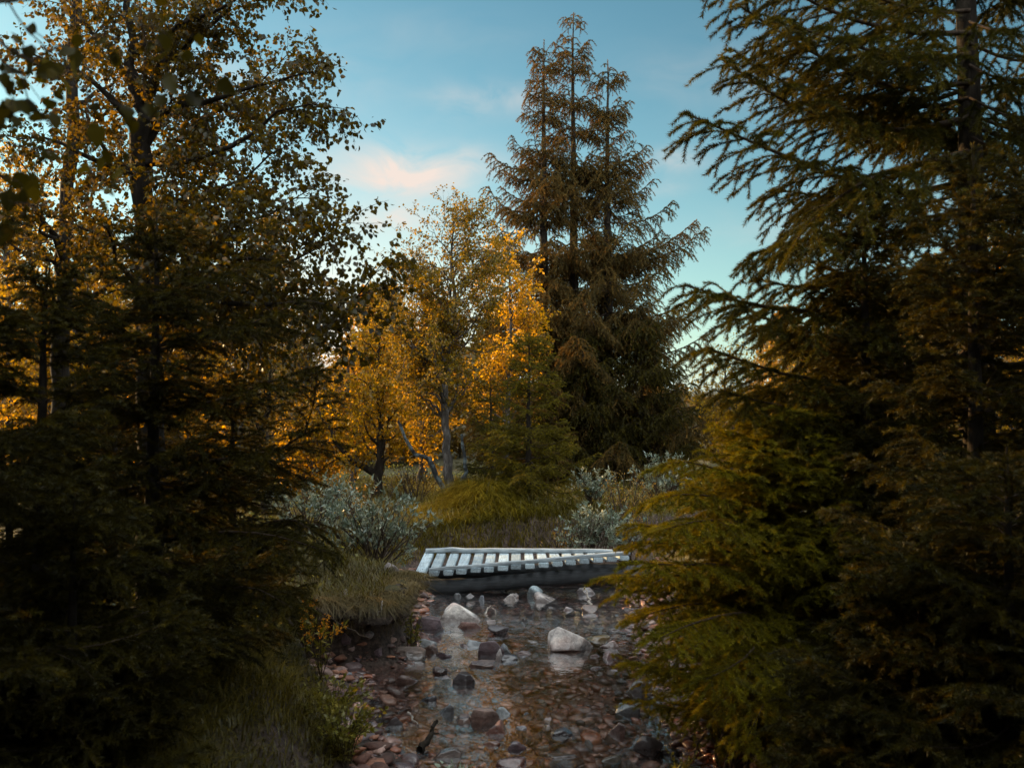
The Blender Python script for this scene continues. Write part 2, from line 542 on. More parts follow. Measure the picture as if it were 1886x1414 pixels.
def leaves(geo, rng, P, dens, size, smin=0.1, hang=0.5, shape='ovate', ratio=0.75, jit=0.02, mincount=1):
    L = plen(P)
    cnt = np.maximum(mincount, np.round(L * dens * (1 - smin))).astype(int)
    idx = np.repeat(np.arange(len(P)), cnt)
    s = smin + (1 - smin) * rng.random(len(idx)) ** 0.8
    pos, tan = along(P, s, idx)
    N = len(idx)
    pos = pos + rng.normal(size=pos.shape) * jit
    d = nrm(tan * 0.5 + rng.normal(size=tan.shape) * 0.6 + np.array([0, 0, -hang]))
    w = nrm(np.cross(d, rng.normal(size=d.shape)))
    n = np.cross(d, w)
    sz = (size * (0.55 + 0.75 * rng.random(N)))[:, None]
    rn = np.clip(rng.random(len(P))[idx] * 0.5 + rng.random(N) * 0.5, 0, 1)
    put_leaves(geo, pos, d, w, n, sz, rn, shape, ratio, rng)


def put_leaves(geo, pos, d, w, n, sz, rn, shape, ratio, rng):
    N = len(pos)
    if shape == 'ovate':      # folded along the mid rib: stalk end, two shoulders, two flanks, tip
        fold = sz * 0.10
        a = pos
        b = pos + d * sz * 0.30 + w * sz * 0.5 * ratio + n * fold
        c = pos + d * sz * 0.30 - w * sz * 0.5 * ratio + n * fold
        e = pos + d * sz * 0.68 + w * sz * 0.36 * ratio + n * fold * .6
        f = pos + d * sz * 0.68 - w * sz * 0.36 * ratio + n * fold * .6
        g = pos + d * sz - n * fold * (rng.random((N, 1)) * 1.5)
        h = pos + d * sz * 0.5
        V = np.stack([a, b, c, e, f, g, h], 1).reshape(-1, 3)
        base = (np.arange(N) * 7)[:, None, None]
        F = (np.array([[0, 1, 6], [1, 3, 6], [3, 5, 6], [0, 6, 2], [2, 6, 4], [4, 6, 5]])[None] + base).reshape(-1, 3)
        geo.add(V, F, np.repeat(rn, 7))
    else:
        b = pos + d * sz * 0.45 + w * sz * 0.5 * ratio
        c = pos + d * sz * 0.45 - w * sz * 0.5 * ratio
        V = np.stack([pos, b, pos + d * sz, c], 1).reshape(-1, 3)
        geo.add(V, np.arange(N * 4).reshape(-1, 4), np.repeat(rn, 4))


def resample(pts, K):
    pts = np.asarray(pts, dtype=float)
    d = np.r_[0, np.cumsum(np.linalg.norm(np.diff(pts, axis=0), axis=1))]
    t = np.linspace(0, d[-1], K)
    n = len(pts)
    out = np.empty((K, 3))
    for i, x in enumerate(t):       # Catmull-Rom through the given points
        k = min(max(np.searchsorted(d, x) - 1, 0), n - 2)
        u = (x - d[k]) / max(d[k + 1] - d[k], 1e-9)
        p0, p1, p2, p3 = pts[max(k - 1, 0)], pts[k], pts[k + 1], pts[min(k + 2, n - 1)]
        out[i] = 0.5 * (2 * p1 + (p2 - p0) * u + (2 * p0 - 5 * p1 + 4 * p2 - p3) * u * u + (3 * p1 - p0 - 3 * p2 + p3) * u ** 3)
    return out


# ------------------------------------------------------------------ ground
def vnoise(x, y, seed=0):
    """smooth value noise on arrays"""
    xi, yi = np.floor(x).astype(np.int64), np.floor(y).astype(np.int64)
    fx, fy = x - xi, y - yi
    fx, fy = fx * fx * (3 - 2 * fx), fy * fy * (3 - 2 * fy)

    def h(a, b):
        n = (a * 374761393 + b * 668265263 + seed * 974634721) & 0xFFFFFFFF
        n = ((n ^ (n >> 13)) * 1274126177) & 0xFFFFFFFF
        return ((n ^ (n >> 16)) & 0xFFFF) / 65535.0
    return (h(xi, yi) * (1 - fx) + h(xi + 1, yi) * fx) * (1 - fy) + (h(xi, yi + 1) * (1 - fx) + h(xi + 1, yi + 1) * fx) * fy


def fbm(x, y, oct=4, seed=0):
    v, a, s = 0, 0.5, 1.0
    for o in range(oct):
        v = v + a * (vnoise(x * s, y * s, seed + o) - 0.5)
        a *= 0.5
        s *= 2.03
    return v


def sstep(a, b, x):
    t = np.clip((x - a) / (b - a), 0, 1)
    return t * t * (3 - 2 * t)


LY = np.array([-40, 3.5, 5.2, 5.9, 6.6, 7.3, 7.95, 8.15, 8.5, 9.6, 11, 12.3, 13.2, 60])
LX = np.array([-1.0, -.88, -.74, -.80, -1.12, -1.58, -1.60, -1.05, -.93, -.98, -1.12, -1.25, -1.1, -1.1])
RY = np.array([-40, 4, 5.5, 6.5, 8, 9.5, 11, 13, 60])
RX = np.array([1.3, 1.35, 1.30, 1.28, 1.25, 1.20, 1.35, 1.55, 1.5])


def bend(y):
    return np.clip(y - 12.9, 0, None) ** 1.3 * 1.25


def edges(y):
    b = bend(y)
    return np.interp(y, LY, LX) + b, np.interp(y, RY, RX) + b


def gz(x, y):
    x = np.asarray(x, dtype=float)
    y = np.asarray(y, dtype=float)
    xl, xr = edges(y)
    wob = fbm(x * 2.3, y * 2.3, 3, 5) * 0.16
    tl = xl + wob - x                 # > 0 on the left bank
    tr = x - (xr + wob)
    steep = sstep(6.2, 7.0, y) * (1 - sstep(9.6, 10.8, y))
    hb = 0.53 + 0.10 * fbm(x * .7, y * .7, 3, 9)
    left = hb * (sstep(-0.02, 0.17, tl) * steep + sstep(-.05, .75, tl) * (1 - steep))
    left = left + 0.16 * np.exp(-((x + 1.75) ** 2 / .5 + (y - 5.6) ** 2 / .7)) * sstep(0, .4, tl)
    right = 0.42 * sstep(-.05, .9, tr)
    bed = -0.085 + 0.07 * fbm(x * 1.6, y * 1.6, 3, 2) + 0.13 * sstep(.42, 0.0, -tl) + .10 * sstep(.40, 0.0, -tr)
    cove = np.exp(-((x + 1.25) ** 2 / .10 + (y - 7.3) ** 2 / .9))
    bed = bed + 0.13 * cove
    bar = np.exp(-((y - 11.55) ** 2) / .10) * .045 + np.exp(-((x + .55) ** 2 / .12 + (y - 6.0) ** 2 / .25)) * .05 + np.exp(-((x - .95) ** 2 / .10 + (y - 6.4) ** 2 / .5)) * .06
    bed = bed + bar
    z = np.maximum(bed, np.where(tl > -0.05, bed * (1 - sstep(-.05, .1, tl)) + left, -1))
    z = np.maximum(z, np.where(tr > -0.05, bed * (1 - sstep(-.05, .1, tr)) + right, -1))
    onbank = np.clip(np.maximum(tl, tr) * 2, 0, 1)
    z = z + onbank * (0.16 * fbm(x * .9, y * .9, 4, 21) + .05 * fbm(x * 5, y * 5, 3, 31))
    face = steep * np.exp(-((tl - .07) / .10) ** 2)
    z = z + face * 0.20 * fbm(x * 9, y * 9, 4, 44)
    z = z + 0.46 * np.exp(-((x + .55) ** 2 / .28 + (y - 15.4) ** 2 / .6)) + .18 * np.exp(-((x + .1) ** 2 / .5 + (y - 14.9) ** 2 / .3)) * onbank
    z = z + sstep(24, 90, y) * 1.0 + sstep(120, 600, y) * 25 * (0.6 + fbm(x * .004, y * .004, 3, 77))
    return z


def axis(segs):
    out = [np.array([segs[0][0]])]
    for a, b, n in segs:
        out.append(np.linspace(a, b, n + 1)[1:])
    return np.concatenate(out)


gx = axis([(-900, -120, 12), (-120, -25, 22), (-25, -6, 60), (-6, -2.2, 60), (-2.2, 1.9, 150), (1.9, 6, 60), (6, 25, 60), (25, 120, 22), (120, 900, 12)])
gy = axis([(-60, -4, 16), (-4, 4.4, 60), (4.4, 13.2, 290), (13.2, 26, 150), (26, 60, 50), (60, 200, 30), (200, 1500, 20)])
GX, GY = np.meshgrid(gx, gy)
g = Geo()
ny, nx = GX.shape
ii = np.arange(nx * ny).reshape(ny, nx)
g.add(np.stack([GX, GY, gz(GX, GY)], -1).reshape(-1, 3), np.stack([ii[:-1, :-1], ii[:-1, 1:], ii[1:, 1:], ii[1:, :-1]], -1).reshape(-1, 4))
tag(g.obj("ground", M['ground'], smooth=True), kind='structure')


def G(x, y):
    return float(gz(np.array([x]), np.array([y]))[0])


# water: one shallow sheet that the banks and the bed cut into a stream
wx = np.linspace(-3.2, 9, 130)
wy = np.linspace(-6, 18, 240)
WX, WY = np.meshgrid(wx, wy)
WZ = 0.020 + 0.006 * fbm(WX * 3, WY * 2, 3, 61) * 2
g = Geo()
ii = np.arange(WX.size).reshape(WX.shape)
g.add(np.stack([WX, WY, WZ], -1).reshape(-1, 3), np.stack([ii[:-1, :-1], ii[:-1, 1:], ii[1:, 1:], ii[1:, :-1]], -1).reshape(-1, 4))
tag(g.obj("water", M['water'], smooth=True), kind='structure')

# ------------------------------------------------------------------ footbridge


def box_bm(w, l, h, bev=0.006, taper=0.0, seed=0, subdiv=0):
    bm = bmesh.new()
    bmesh.ops.create_cube(bm, size=1.0)
    for v in bm.verts:
        v.co.x *= w
        v.co.y *= l
        v.co.z *= h
    bmesh.ops.bevel(bm, geom=bm.edges[:], offset=bev, segments=2, affect='EDGES')
    return bm


def bm_obj(name, bm, mat, parent=None):
    me = bpy.data.meshes.new(name)
    bm.to_mesh(me)
    bm.free()
    me.materials.append(mat)
    o = bpy.data.objects.new(name, me)
    COL.objects.link(o)
    if parent:
        o.parent = parent
    return o


def build_bridge():
    NL, NR = W(762, 1056, 11.2), W(1165, 1022, 11.35)     # near edge of the deck, left and right ends
    FL, FR = W(797, 1016, 12.45), W(1165, 1018, 12.55)     # far edge
    base = np.array([(NL[0] + NR[0]) / 2, 11.9, 0.0])
    root = thing("footbridge", "small weathered grey plank footbridge lying across the stony stream", "bridge", base)
    rng = random.Random(3)
    n = 16
    for k in range(n):
        t = (k + 0.45) / n
        a = Vector(NL + (NR - NL) * t)
        b = Vector(FL + (FR - FL) * t)
        b.x = a.x + (b.x - a.x) * 0.05
        mid = (a + b) / 2 - Vector(base)
        ln = (b - a).length + rng.uniform(-.03, .03)
        bm = box_bm(0.115 + rng.uniform(-.008, .008), ln, 0.055, 0.007)
        for v in bm.verts:          # slight cup and twist of an old board
            v.co.z += rng.uniform(-.0015, .0015)
        o = bm_obj("slat", bm, M['slat'], root)
        d = (b - a).normalized()
        q = d.to_track_quat('Y', 'Z')
        o.rotation_mode = 'QUATERNION'
        o.rotation_quaternion = q
        o.location = mid + Vector((rng.uniform(-.006, .006), 0, -0.0275 + rng.uniform(-.004, .004)))
        for side in (-0.40, 0.40):
            nb = bmesh.new()
            bmesh.ops.create_cone(nb, cap_ends=True, segments=8, radius1=.006, radius2=.005, depth=.006)
            no = bm_obj("nail", nb, M['nail'], o)
            no.location = (rng.uniform(-.02, .02), side * ln * .9, .029)

    def plank(name, p, q, w, h, mat, bev=.008, segs=14, wob=.008, seed=1, taper=0.0):
        p, q = np.asarray(p) - base, np.asarray(q) - base
        r = np.random.default_rng(seed)
        d = nrm(q - p)
        side = nrm(np.cross(d, [0, 0, 1.0]))
        up = np.cross(side, d)
        g = Geo()
        prof = [(-.5, -.5 + .12), (-.5 + .06, -.5), (.5 - .06, -.5), (.5, -.5 + .12), (.5, .5 - .12), (.5 - .06, .5), (-.5 + .06, .5), (-.5, .5 - .12)]
        pts = []
        for i in range(segs + 1):
            t = i / segs
            c = p + (q - p) * t + side * r.normal() * wob * .4 + up * r.normal() * wob * .4
            ww = w * (1 - taper * (1 - t)) * (1 + r.normal() * .03)
            hh = h * (1 + r.normal() * .04)
            for a, b in prof:
                pts.append(c + side * a * ww + up * b * hh)
        m = len(prof)
        F = []
        for i in range(segs):
            for j in range(m):
                F.append([i * m + j, i * m + (j + 1) % m, (i + 1) * m + (j + 1) % m, (i + 1) * m + j])
        g.add(pts, F)
        e = len(pts)
        for i0 in (0, segs * m):
            ring = pts[i0:i0 + m]
            c = np.mean(ring, 0)
            g.add(ring + [c], [[j, (j + 1) % m, m] for j in range(m)])
        return g.obj(name, mat, root)

    up = np.array([0, 0, 1.0])
    # two kerb rails nailed on top of the boards
    plank("kerb_rail", W(790, 1053, 11.27) + up * .024, W(1160, 1022, 11.42) + up * .024, .07, .042, M['rail'], seed=2, taper=.45)
    plank("kerb_rail", W(784, 1017, 12.38) + up * .028, W(1128, 1019, 12.52) + up * .028, .10, .052, M['rail'], seed=3)
    # log beams under the boards
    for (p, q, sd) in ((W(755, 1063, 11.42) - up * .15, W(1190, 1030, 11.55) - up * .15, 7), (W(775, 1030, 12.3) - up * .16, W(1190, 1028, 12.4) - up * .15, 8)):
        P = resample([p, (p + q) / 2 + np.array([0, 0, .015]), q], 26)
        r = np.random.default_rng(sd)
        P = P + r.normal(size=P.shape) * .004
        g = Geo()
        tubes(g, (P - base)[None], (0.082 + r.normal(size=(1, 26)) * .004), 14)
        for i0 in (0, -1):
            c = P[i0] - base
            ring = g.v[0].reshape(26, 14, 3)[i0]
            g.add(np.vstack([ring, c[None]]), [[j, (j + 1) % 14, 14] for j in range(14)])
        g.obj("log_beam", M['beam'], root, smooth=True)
    # flat sleeper the left end rests on
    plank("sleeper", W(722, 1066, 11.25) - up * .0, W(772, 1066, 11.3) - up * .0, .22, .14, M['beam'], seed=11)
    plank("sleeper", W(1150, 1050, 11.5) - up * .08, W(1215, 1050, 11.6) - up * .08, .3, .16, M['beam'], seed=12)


build_bridge()

# ------------------------------------------------------------------ stones
_ico = {}


def ico(n):
    if n not in _ico:
        bm = bmesh.new()
        bmesh.ops.create_icosphere(bm, subdivisions=n, radius=1.0)
        _ico[n] = (np.array([v.co[:] for v in bm.verts]), np.array([[v.index for v in f.verts] for f in bm.faces]))
        bm.free()
    return _ico[n]


def stone_profile(seed, poly, sub=5):
    """a stone with a given convex front outline (x, z in -1..1, anticlockwise), its faces tilted back and front"""
    r = np.random.default_rng(seed)
    D, F = ico(sub)
    poly = np.array(poly, float)
    c0 = poly.mean(0)
    nn, dd = [], []
    for i in range(len(poly)):
        a, b = poly[i] - c0, poly[(i + 1) % len(poly)] - c0
        e = b - a
        n2 = np.array([e[1], -e[0]]) / np.hypot(*e)
        ty = r.normal() * .22
        n3 = np.array([n2[0], ty, n2[1]])
        nn.append(n3 / np.linalg.norm(n3))
        dd.append(float(a @ n2) / np.linalg.norm(n3))
    for sy in (-1, 1):
        for k in range(2):
            n3 = nrm(np.array([r.normal() * .28 + (k - .5) * .5, sy, .18 + r.normal() * .22]))
            nn.append(n3)
            dd.append(.72 + .15 * r.random())
    nn, dd = np.array(nn), np.array(dd)
    c = D @ nn.T
    rad = np.where(c > .03, dd / np.maximum(c, 1e-3), 9)
    p = 46.0
    rr = ((np.minimum(rad, 4.0) ** -p).sum(1)) ** (-1 / p)
    V = D * rr[:, None]
    off = r.random(3) * 50
    nz = np.array([mnoise.fractal(Vector(x * 1.6 + off), 1.0, 2.0, 5) for x in V])
    V = V * (1 + 0.045 * nz[:, None])
    lo, hi = V.min(0), V.max(0)
    return (V - (lo + hi) / 2) / ((hi - lo) / 2), F


def stone_shape(seed, sub=4, angular=1.0, planes=11, flat_top=False):
    """a stone: a ball cut by random planes, corners worn, then pitted"""
    r = np.random.default_rng(seed)
    D, F = ico(sub)
    k = np.arange(planes) + .5
    ph, th = np.arccos(1 - 2 * k / planes), math.pi * (1 + 5 ** .5) * k + r.random() * 6.28
    nn = np.stack([np.cos(th) * np.sin(ph), np.sin(th) * np.sin(ph), np.cos(ph)], 1)
    nn = nrm(nn + r.normal(size=nn.shape) * .38)
    dd = 0.55 + 0.45 * r.random(planes)
    c = D @ nn.T
    rad = np.where(c > .05, dd / np.maximum(c, 1e-3), 9)
    p = 34.0 * angular ** 1.6 + 3
    rr = (np.minimum(rad, 3.0) ** -p).sum(1) + 1.25 ** -p
    rr = rr ** (-1 / p)
    V = D * rr[:, None]
    if angular > .5:
        q, _ = np.linalg.qr(r.normal(size=(3, 3)))
        V = V @ (q * np.sign(np.linalg.det(q)))
    off = r.random(3) * 50
    if sub >= 3:
        nz = np.array([mnoise.fractal(Vector(x * 2.2 + off), 1.0, 2.0, 4) for x in D])
        V = V * (1 + 0.05 * nz[:, None])
    V = V / np.abs(V).max(0)
    return V, F


def stone(name, label, loc, dims, col, seed, angular=1.0, rot=0.0, group=None, wet=0.0, sub=4, tilt=(0, 0), cat="stone", planes=11):
    if seed in PROFILES:
        V, F = stone_profile(seed, PROFILES[seed], 5)
        rot *= .3
        tilt = (tilt[0] * .3, tilt[1] * .3)
    else:
        V, F = stone_shape(seed, sub, angular, planes)
    g = Geo()
    g.add(V * (np.array(dims) / 2), F)
    o = g.obj(name, M['rock'], None, (0, 0, 0), smooth=angular < .5)
    o.data.update()
    o.location = loc
    o.rotation_euler = (tilt[0], tilt[1], rot)
    o.color = (*col, 1.0 - wet)
    return tag(o, label, cat, group)


PROFILES = {
    11: [(-1, -1), (1, -1), (1, -.15), (.55, .25), (-.05, 1), (-.55, .85), (-1, .1)],
    12: [(-1, -.6), (-.6, -1), (.9, -1), (1, .3), (.7, .9), (-.4, 1)],
    13: [(-1, -1), (.9, -1), (1, -.1), (.75, .75), (-.3, 1), (-.8, .3)],
    26: [(-1, -1), (.9, -1), (1, -.3), (.1, .45), (-.52, 1), (-.7, .85), (-1, 0)],
    24: [(-1, -1), (1, -1), (1, -.6), (.2, .35), (-.55, 1), (-.8, .8)],
    37: [(-1, -.5), (-.4, -1), (.8, -1), (1, .2), (.5, 1), (-.25, .9)],
    36: [(-1, -1), (.9, -1), (1, -.5), (.3, 1), (-.1, .7)],
    35: [(-1, -1), (1, -1), (.95, .3), (.6, .95), (-.65, 1), (-1, .2)],
    28: [(-1, -1), (1, -1), (.9, .2), (.55, 1), (.1, .8)],
    18: [(-.6, -1), (.7, -1), (1, .2), (.6, 1), (-.6, -.2)],
    44: [(-1, -1), (.8, -1), (1, .6), (.4, 1), (-.5, -.1)],
    56: [(-1, -1), (1, -1), (.8, -.1), (.1, 1), (-.3, .7)],
    41: [(-1, -.6), (-.7, -1), (1, -1), (1, .7), (-.2, 1), (-.8, .5)],
    54: [(-1, -1), (1, -1), (1, .4), (.6, 1), (.1, .6)],
    17: [(-1, -.3), (-.8, -1), (.8, -1), (1, .1), (.7, 1), (-.7, .8)],
    52: [(-1, -1), (.6, -1), (1, .5), (.6, 1), (-.3, .6)],
    46: [(-1, -.7), (-.9, -1), (.9, -1), (1, .4), (.7, 1), (-.7, .8), (-1, .3)],
    15: [(-1, -1), (1, -1), (.95, -.1), (.45, .8), (-.35, 1), (-.9, .2)],
    16: [(-1, -1), (1, -1), (.8, .1), (.2, 1), (-.45, .85), (-.9, .0)],
}
PALE = (.62, .575, .53)
GREY = (.36, .35, .35)
BLUE = (.26, .29, .31)
PURP = (.15, .105, .115)
BROWN = (.22, .15, .12)
RED = (.25, .115, .085)
DARK = (.070, .058, .062)
PINK = (.40, .29, .26)
# centre px, foot py, width px, height px, colour, angular, wet, seed, name, label, short phrase for its small neighbours
HEROES = [
    (849, 1150, 72, 40, PALE, 1, 0, 11, "boulder", "big cream-white boulder with a reddish lower face, biggest one left of mid-stream", "the big cream-white boulder"),
    (861, 1162, 46, 18, (.25, .14, .115), 1, 0, 12, "stone", "reddish brown slab leaning on the front of the big cream-white boulder", None),
    (788, 1170, 52, 34, PURP, .8, .35, 13, "boulder", "dark purple boulder beside the overhanging grassy bank", "the dark purple boulder by the bank"),
    (1055, 1204, 82, 48, (.55, .50, .465), 1.3, 0, 26, "boulder", "big pale wedge-shaped boulder with a pointed top, right of mid-stream", "the big pale wedge boulder"),
    (855, 1266, 44, 26, DARK, .7, .8, 15, "stone", "round black wet stone standing alone in the middle of the stream", "the round black wet stone"),
    (905, 1211, 54, 32, PURP, .7, .6, 16, "boulder", "dark rounded purple boulder at the heart of the mid-stream pile", "the mid-stream stone pile"),
    (890, 1233, 56, 15, BROWN, .9, .5, 17, "stone", "long flat brown slab lying under the mid-stream pile", None),
    (917, 1218, 16, 24, (.48, .47, .46), 1.2, .1, 18, "stone", "thin pale grey pointed sliver leaning on the mid-stream pile", None),
    (876, 1194, 42, 15, BLUE, .7, .5, 19, "stone", "flat blue-grey stone just behind the mid-stream pile", None),
    (937, 1222, 34, 16, DARK, .8, .7, 20, "stone", "low black stone at the right end of the mid-stream pile", None),
    (928, 1209, 30, 24, BLUE, .9, .5, 21, "stone", "wet shiny blue stone on the right shoulder of the mid-stream pile", None),
    (1194, 1398, 62, 46, (.085, .07, .07), .35, .6, 22, "boulder", "big smooth round black boulder in rippling water near the right bank", "the big round black boulder"),
    (985, 1101, 36, 27, (.28, .35, .37), .35, 0, 23, "boulder", "smooth egg-shaped blue-grey boulder right under the footbridge", "the egg-shaped blue boulder"),
    (1006, 1111, 46, 21, (.56, .52, .49), 1.1, 0, 24, "stone", "pale wedge stone in front of the egg-shaped blue boulder", "the pale wedge stone by the bridge"),
    (1083, 1097, 38, 20, GREY, .7, 0, 25, "boulder", "rounded grey boulder under the right end of the footbridge", "the grey boulder under the bridge end"),
    (1090, 1132, 36, 20, BROWN, .5, .1, 14, "stone", "smooth brown humped stone close to the right spruce boughs", "the smooth brown humped stone"),
    (1047, 1127, 22, 11, (.45, .42, .42), .8, .2, 27, "stone", "small pale humped stone alone between wedge boulder and bridge", None),
    (936, 1108, 30, 17, PALE, 1, 0, 28, "stone", "pale flat-topped stone in the row before the footbridge", "the pale flat-topped stone"),
    (950, 1104, 15, 15, (.25, .15, .12), .8, 0, 29, "stone", "small upright reddish stone beside the pale flat-topped stone", None),
    (865, 1102, 22, 14, GREY, .8, 0, 30, "stone", "small grey domed stone in front of the bridge's left half", "the small grey domed stone"),
    (888, 1109, 12, 15, (.33, .37, .42), 1, 0, 31, "stone", "small upright blue-grey stone standing in front of the bridge", None),
    (842, 1101, 18, 11, BLUE, .7, .2, 32, "stone", "small dark blue-grey stone left of the grey domed stone", None),
    (779, 1106, 20, 13, PURP, .8, 0, 33, "stone", "dark purple stone beside the bridge's left end", "the bridge's left end"),
    (795, 1104, 10, 11, PALE, 1, 0, 34, "stone", "tiny cream pointed stone beside the bridge's left end", None),
    (893, 1335, 52, 28, (.27, .19, .16), .8, .15, 35, "boulder", "squat grey-brown boulder in the near shallows, left of centre", "the squat grey-brown boulder"),
    (912, 1357, 50, 26, RED, 1.3, .25, 36, "stone", "red triangular slab in front of the squat grey-brown boulder", "the red triangular slab"),
    (1181, 1279, 50, 26, (.32, .33, .33), 1.3, .1, 37, "stone", "flat grey angular slab at the right edge under the boughs", "the flat grey angular slab"),
    (1208, 1285, 34, 16, BROWN, 1, .2, 38, "stone", "brown block half under the flat grey angular slab", None),
    (810, 1246, 30, 18, (.11, .075, .065), 1.1, .5, 39, "stone", "dark brown block left of the round black wet stone", None),
    (824, 1253, 20, 12, (.13, .075, .07), .8, .6, 40, "stone", "small dark red stone between dark block and round black stone", None),
    (1156, 1319, 44, 20, BLUE, .9, .5, 41, "stone", "wet blue-grey slab in front of the right bank", "the wet blue-grey slab"),
    (1201, 1312, 16, 22, (.34, .40, .44), 1, .4, 42, "stone", "small pale blue upright stone by the right bank", None),
    (962, 1349, 28, 14, (.50, .54, .58), 1, .3, 43, "stone", "small white crested stone right of the red triangular slab", None),
    (1130, 1355, 42, 24, PINK, 1.1, .2, 44, "stone", "pinkish tilted slab leaning left of the big round black boulder", "the pinkish tilted slab"),
    (1032, 1363, 44, 20, DARK, .7, .7, 45, "stone", "low dark humped stone with water curling round it", "the low dark humped stone"),
    (752, 1213, 58, 18, (.19, .145, .12), .5, .1, 46, "stone", "long log-shaped brown stone at the left water edge", "the log-shaped brown stone"),
    (791, 1207, 30, 20, (.18, .115, .09), .8, .3, 47, "stone", "rusty brown stone at the tip of the log-shaped stone", None),
    (783, 1196, 40, 18, (.32, .34, .34), .5, .1, 48, "stone", "smooth grey dome behind the log-shaped brown stone", None),
    (814, 1214, 36, 15, PURP, .8, .5, 49, "stone", "low purple stone right of the log-shaped brown stone", None),
    (904, 1378, 32, 15, (.33, .16, .10), .9, .2, 50, "stone", "flat orange-brown stone in the near water", "the flat orange-brown stone"),
    (951, 1386, 36, 20, (.24, .17, .19), .9, .4, 51, "stone", "purple lump right of the flat orange-brown stone", None),
    (818, 1402, 56, 22, (.24, .18, .15), 1, .3, 52, "stone", "wide tilted brown slab near the bottom, left of centre", "the wide tilted brown slab"),
    (935, 1417, 66, 18, RED, .9, .3, 53, "stone", "broad red-brown slab at the very front of the stream", "the broad red-brown front slab"),
    (816, 1320, 38, 24, BLUE, 1.2, .6, 54, "stone", "wet blue-black ridge stone left of the squat grey-brown boulder", None),
    (852, 1337, 38, 20, BROWN, .9, .4, 55, "stone", "brown lump touching the squat grey-brown boulder's left side", None),
    (724, 1342, 38, 22, (.075, .06, .062), 1, .5, 56, "stone", "black pointed stone by the left bank foot", "the black pointed stone"),
    (790, 1297, 30, 14, DARK, .9, .7, 57, "stone", "wet black pebble lump in the left shallows", None),
    (918, 1171, 40, 18, DARK, .8, .5, 58, "stone", "dark flat stone between the two big pale boulders", None),
    (964, 1149, 18, 14, (.12, .10, .095), .8, .4, 59, "stone", "dark brown round stone right of the cream-white boulder", None),
    (1102, 1184, 46, 18, (.28, .20, .09), .6, 0, 60, "stone", "orange mossy stone behind the big pale wedge boulder", "the orange mossy stone"),
    (1126, 1198, 38, 18, PINK, .7, 0, 61, "stone", "pink rounded stone right of the big pale wedge boulder", None),
    (1122, 1217, 32, 17, (.34, .25, .25), .9, .2, 62, "stone", "pinkish grey stone in front of the pink rounded stone", None),
    (905, 1150, 20, 12, (.55, .52, .50), 1, .1, 63, "stone", "little white stone right of the cream-white boulder's foot", None),
    (1012, 1332, 22, 10, PINK, .5, .2, 64, "stone", "small pale rounded pebble in the silky near water", None),
    (1010, 1345, 24, 9, (.30, .19, .15), .5, .3, 65, "stone", "small brown rounded pebble in the silky near water", None),
    (925, 1322, 36, 18, (.33, .37, .38), 1, .5, 66, "stone", "wet white-flecked stone right of the squat grey-brown boulder", None),
    (744, 1262, 44, 20, (.17, .12, .10), .9, .1, 67, "stone", "brown stone half buried in the left gravel margin", "the brown half-buried stone"),
    (716, 1176, 34, 26, (.20, .17, .16), 1, 0, 68, "stone", "grey-brown stone stuck at the foot of the eroded bank", "the stone at the eroded bank's foot"),
    (632, 1192, 18, 22, (.26, .23, .21), .8, 0, 69, "stone", "pale stone bedded in the eroded earth face", None),
    (1240, 1395, 40, 16, (.10, .09, .09), .9, .5, 70, "stone", "black wet stone right of the big round black boulder", None),
    (1222, 1268, 30, 22, (.33, .33, .32), .9, 0, 71, "stone", "pale grey stone tucked under the hanging spruce boughs", None),
    (700, 1045, 50, 14, (.30, .32, .33), .7, 0, 72, "stone", "flat grey stone on bare soil beside the willow, left of the bridge", "the flat grey stone by the willow"),
    (1042, 1405, 70, 14, (.16, .105, .08), .8, .5, 73, "stone", "flat dark brown slab under the near water, bottom centre", "the flat dark front slab"),
    (1130, 1408, 44, 16, (.19, .17, .13), .8, .5, 74, "stone", "flat olive stone left of the big round black boulder", None),
]
NEAR = []
for (px, py, w, h, col, angu, wet, sd, nm, lab, short) in HEROES:
    p, t = hit(px, py, 0.0)
    zg = G(p[0], p[1])
    if zg > .03:
        for _ in range(4):
            p, t = hit(px, py, zg)
            zg = G(p[0], p[1])
    zb = max(0.0, zg)
    ww, hh = w / FPX * t, h / FPX * t * (.82 if py < 1160 else .95)
    sink = 0.05 if zb == 0.0 else 0.35 * hh
    dep = ww * (.75 if ww < .5 else .65)
    # the front foot of the stone stands where the photograph shows it
    loc = (p[0], p[1] + dep * .42, zb + (hh - sink) / 2 - .0)
    rr = random.Random(sd)
    stone(nm, lab, loc, (ww * 1.08, dep, hh + sink), col, sd, angu, rr.uniform(-.5, .5), None, wet, 5 if ww > .25 else 4, (rr.uniform(-.1, .1), rr.uniform(-.15, .15)), "boulder" if nm == "boulder" else "stone")
    if short:
        NEAR.append((p[0], p[1], short))

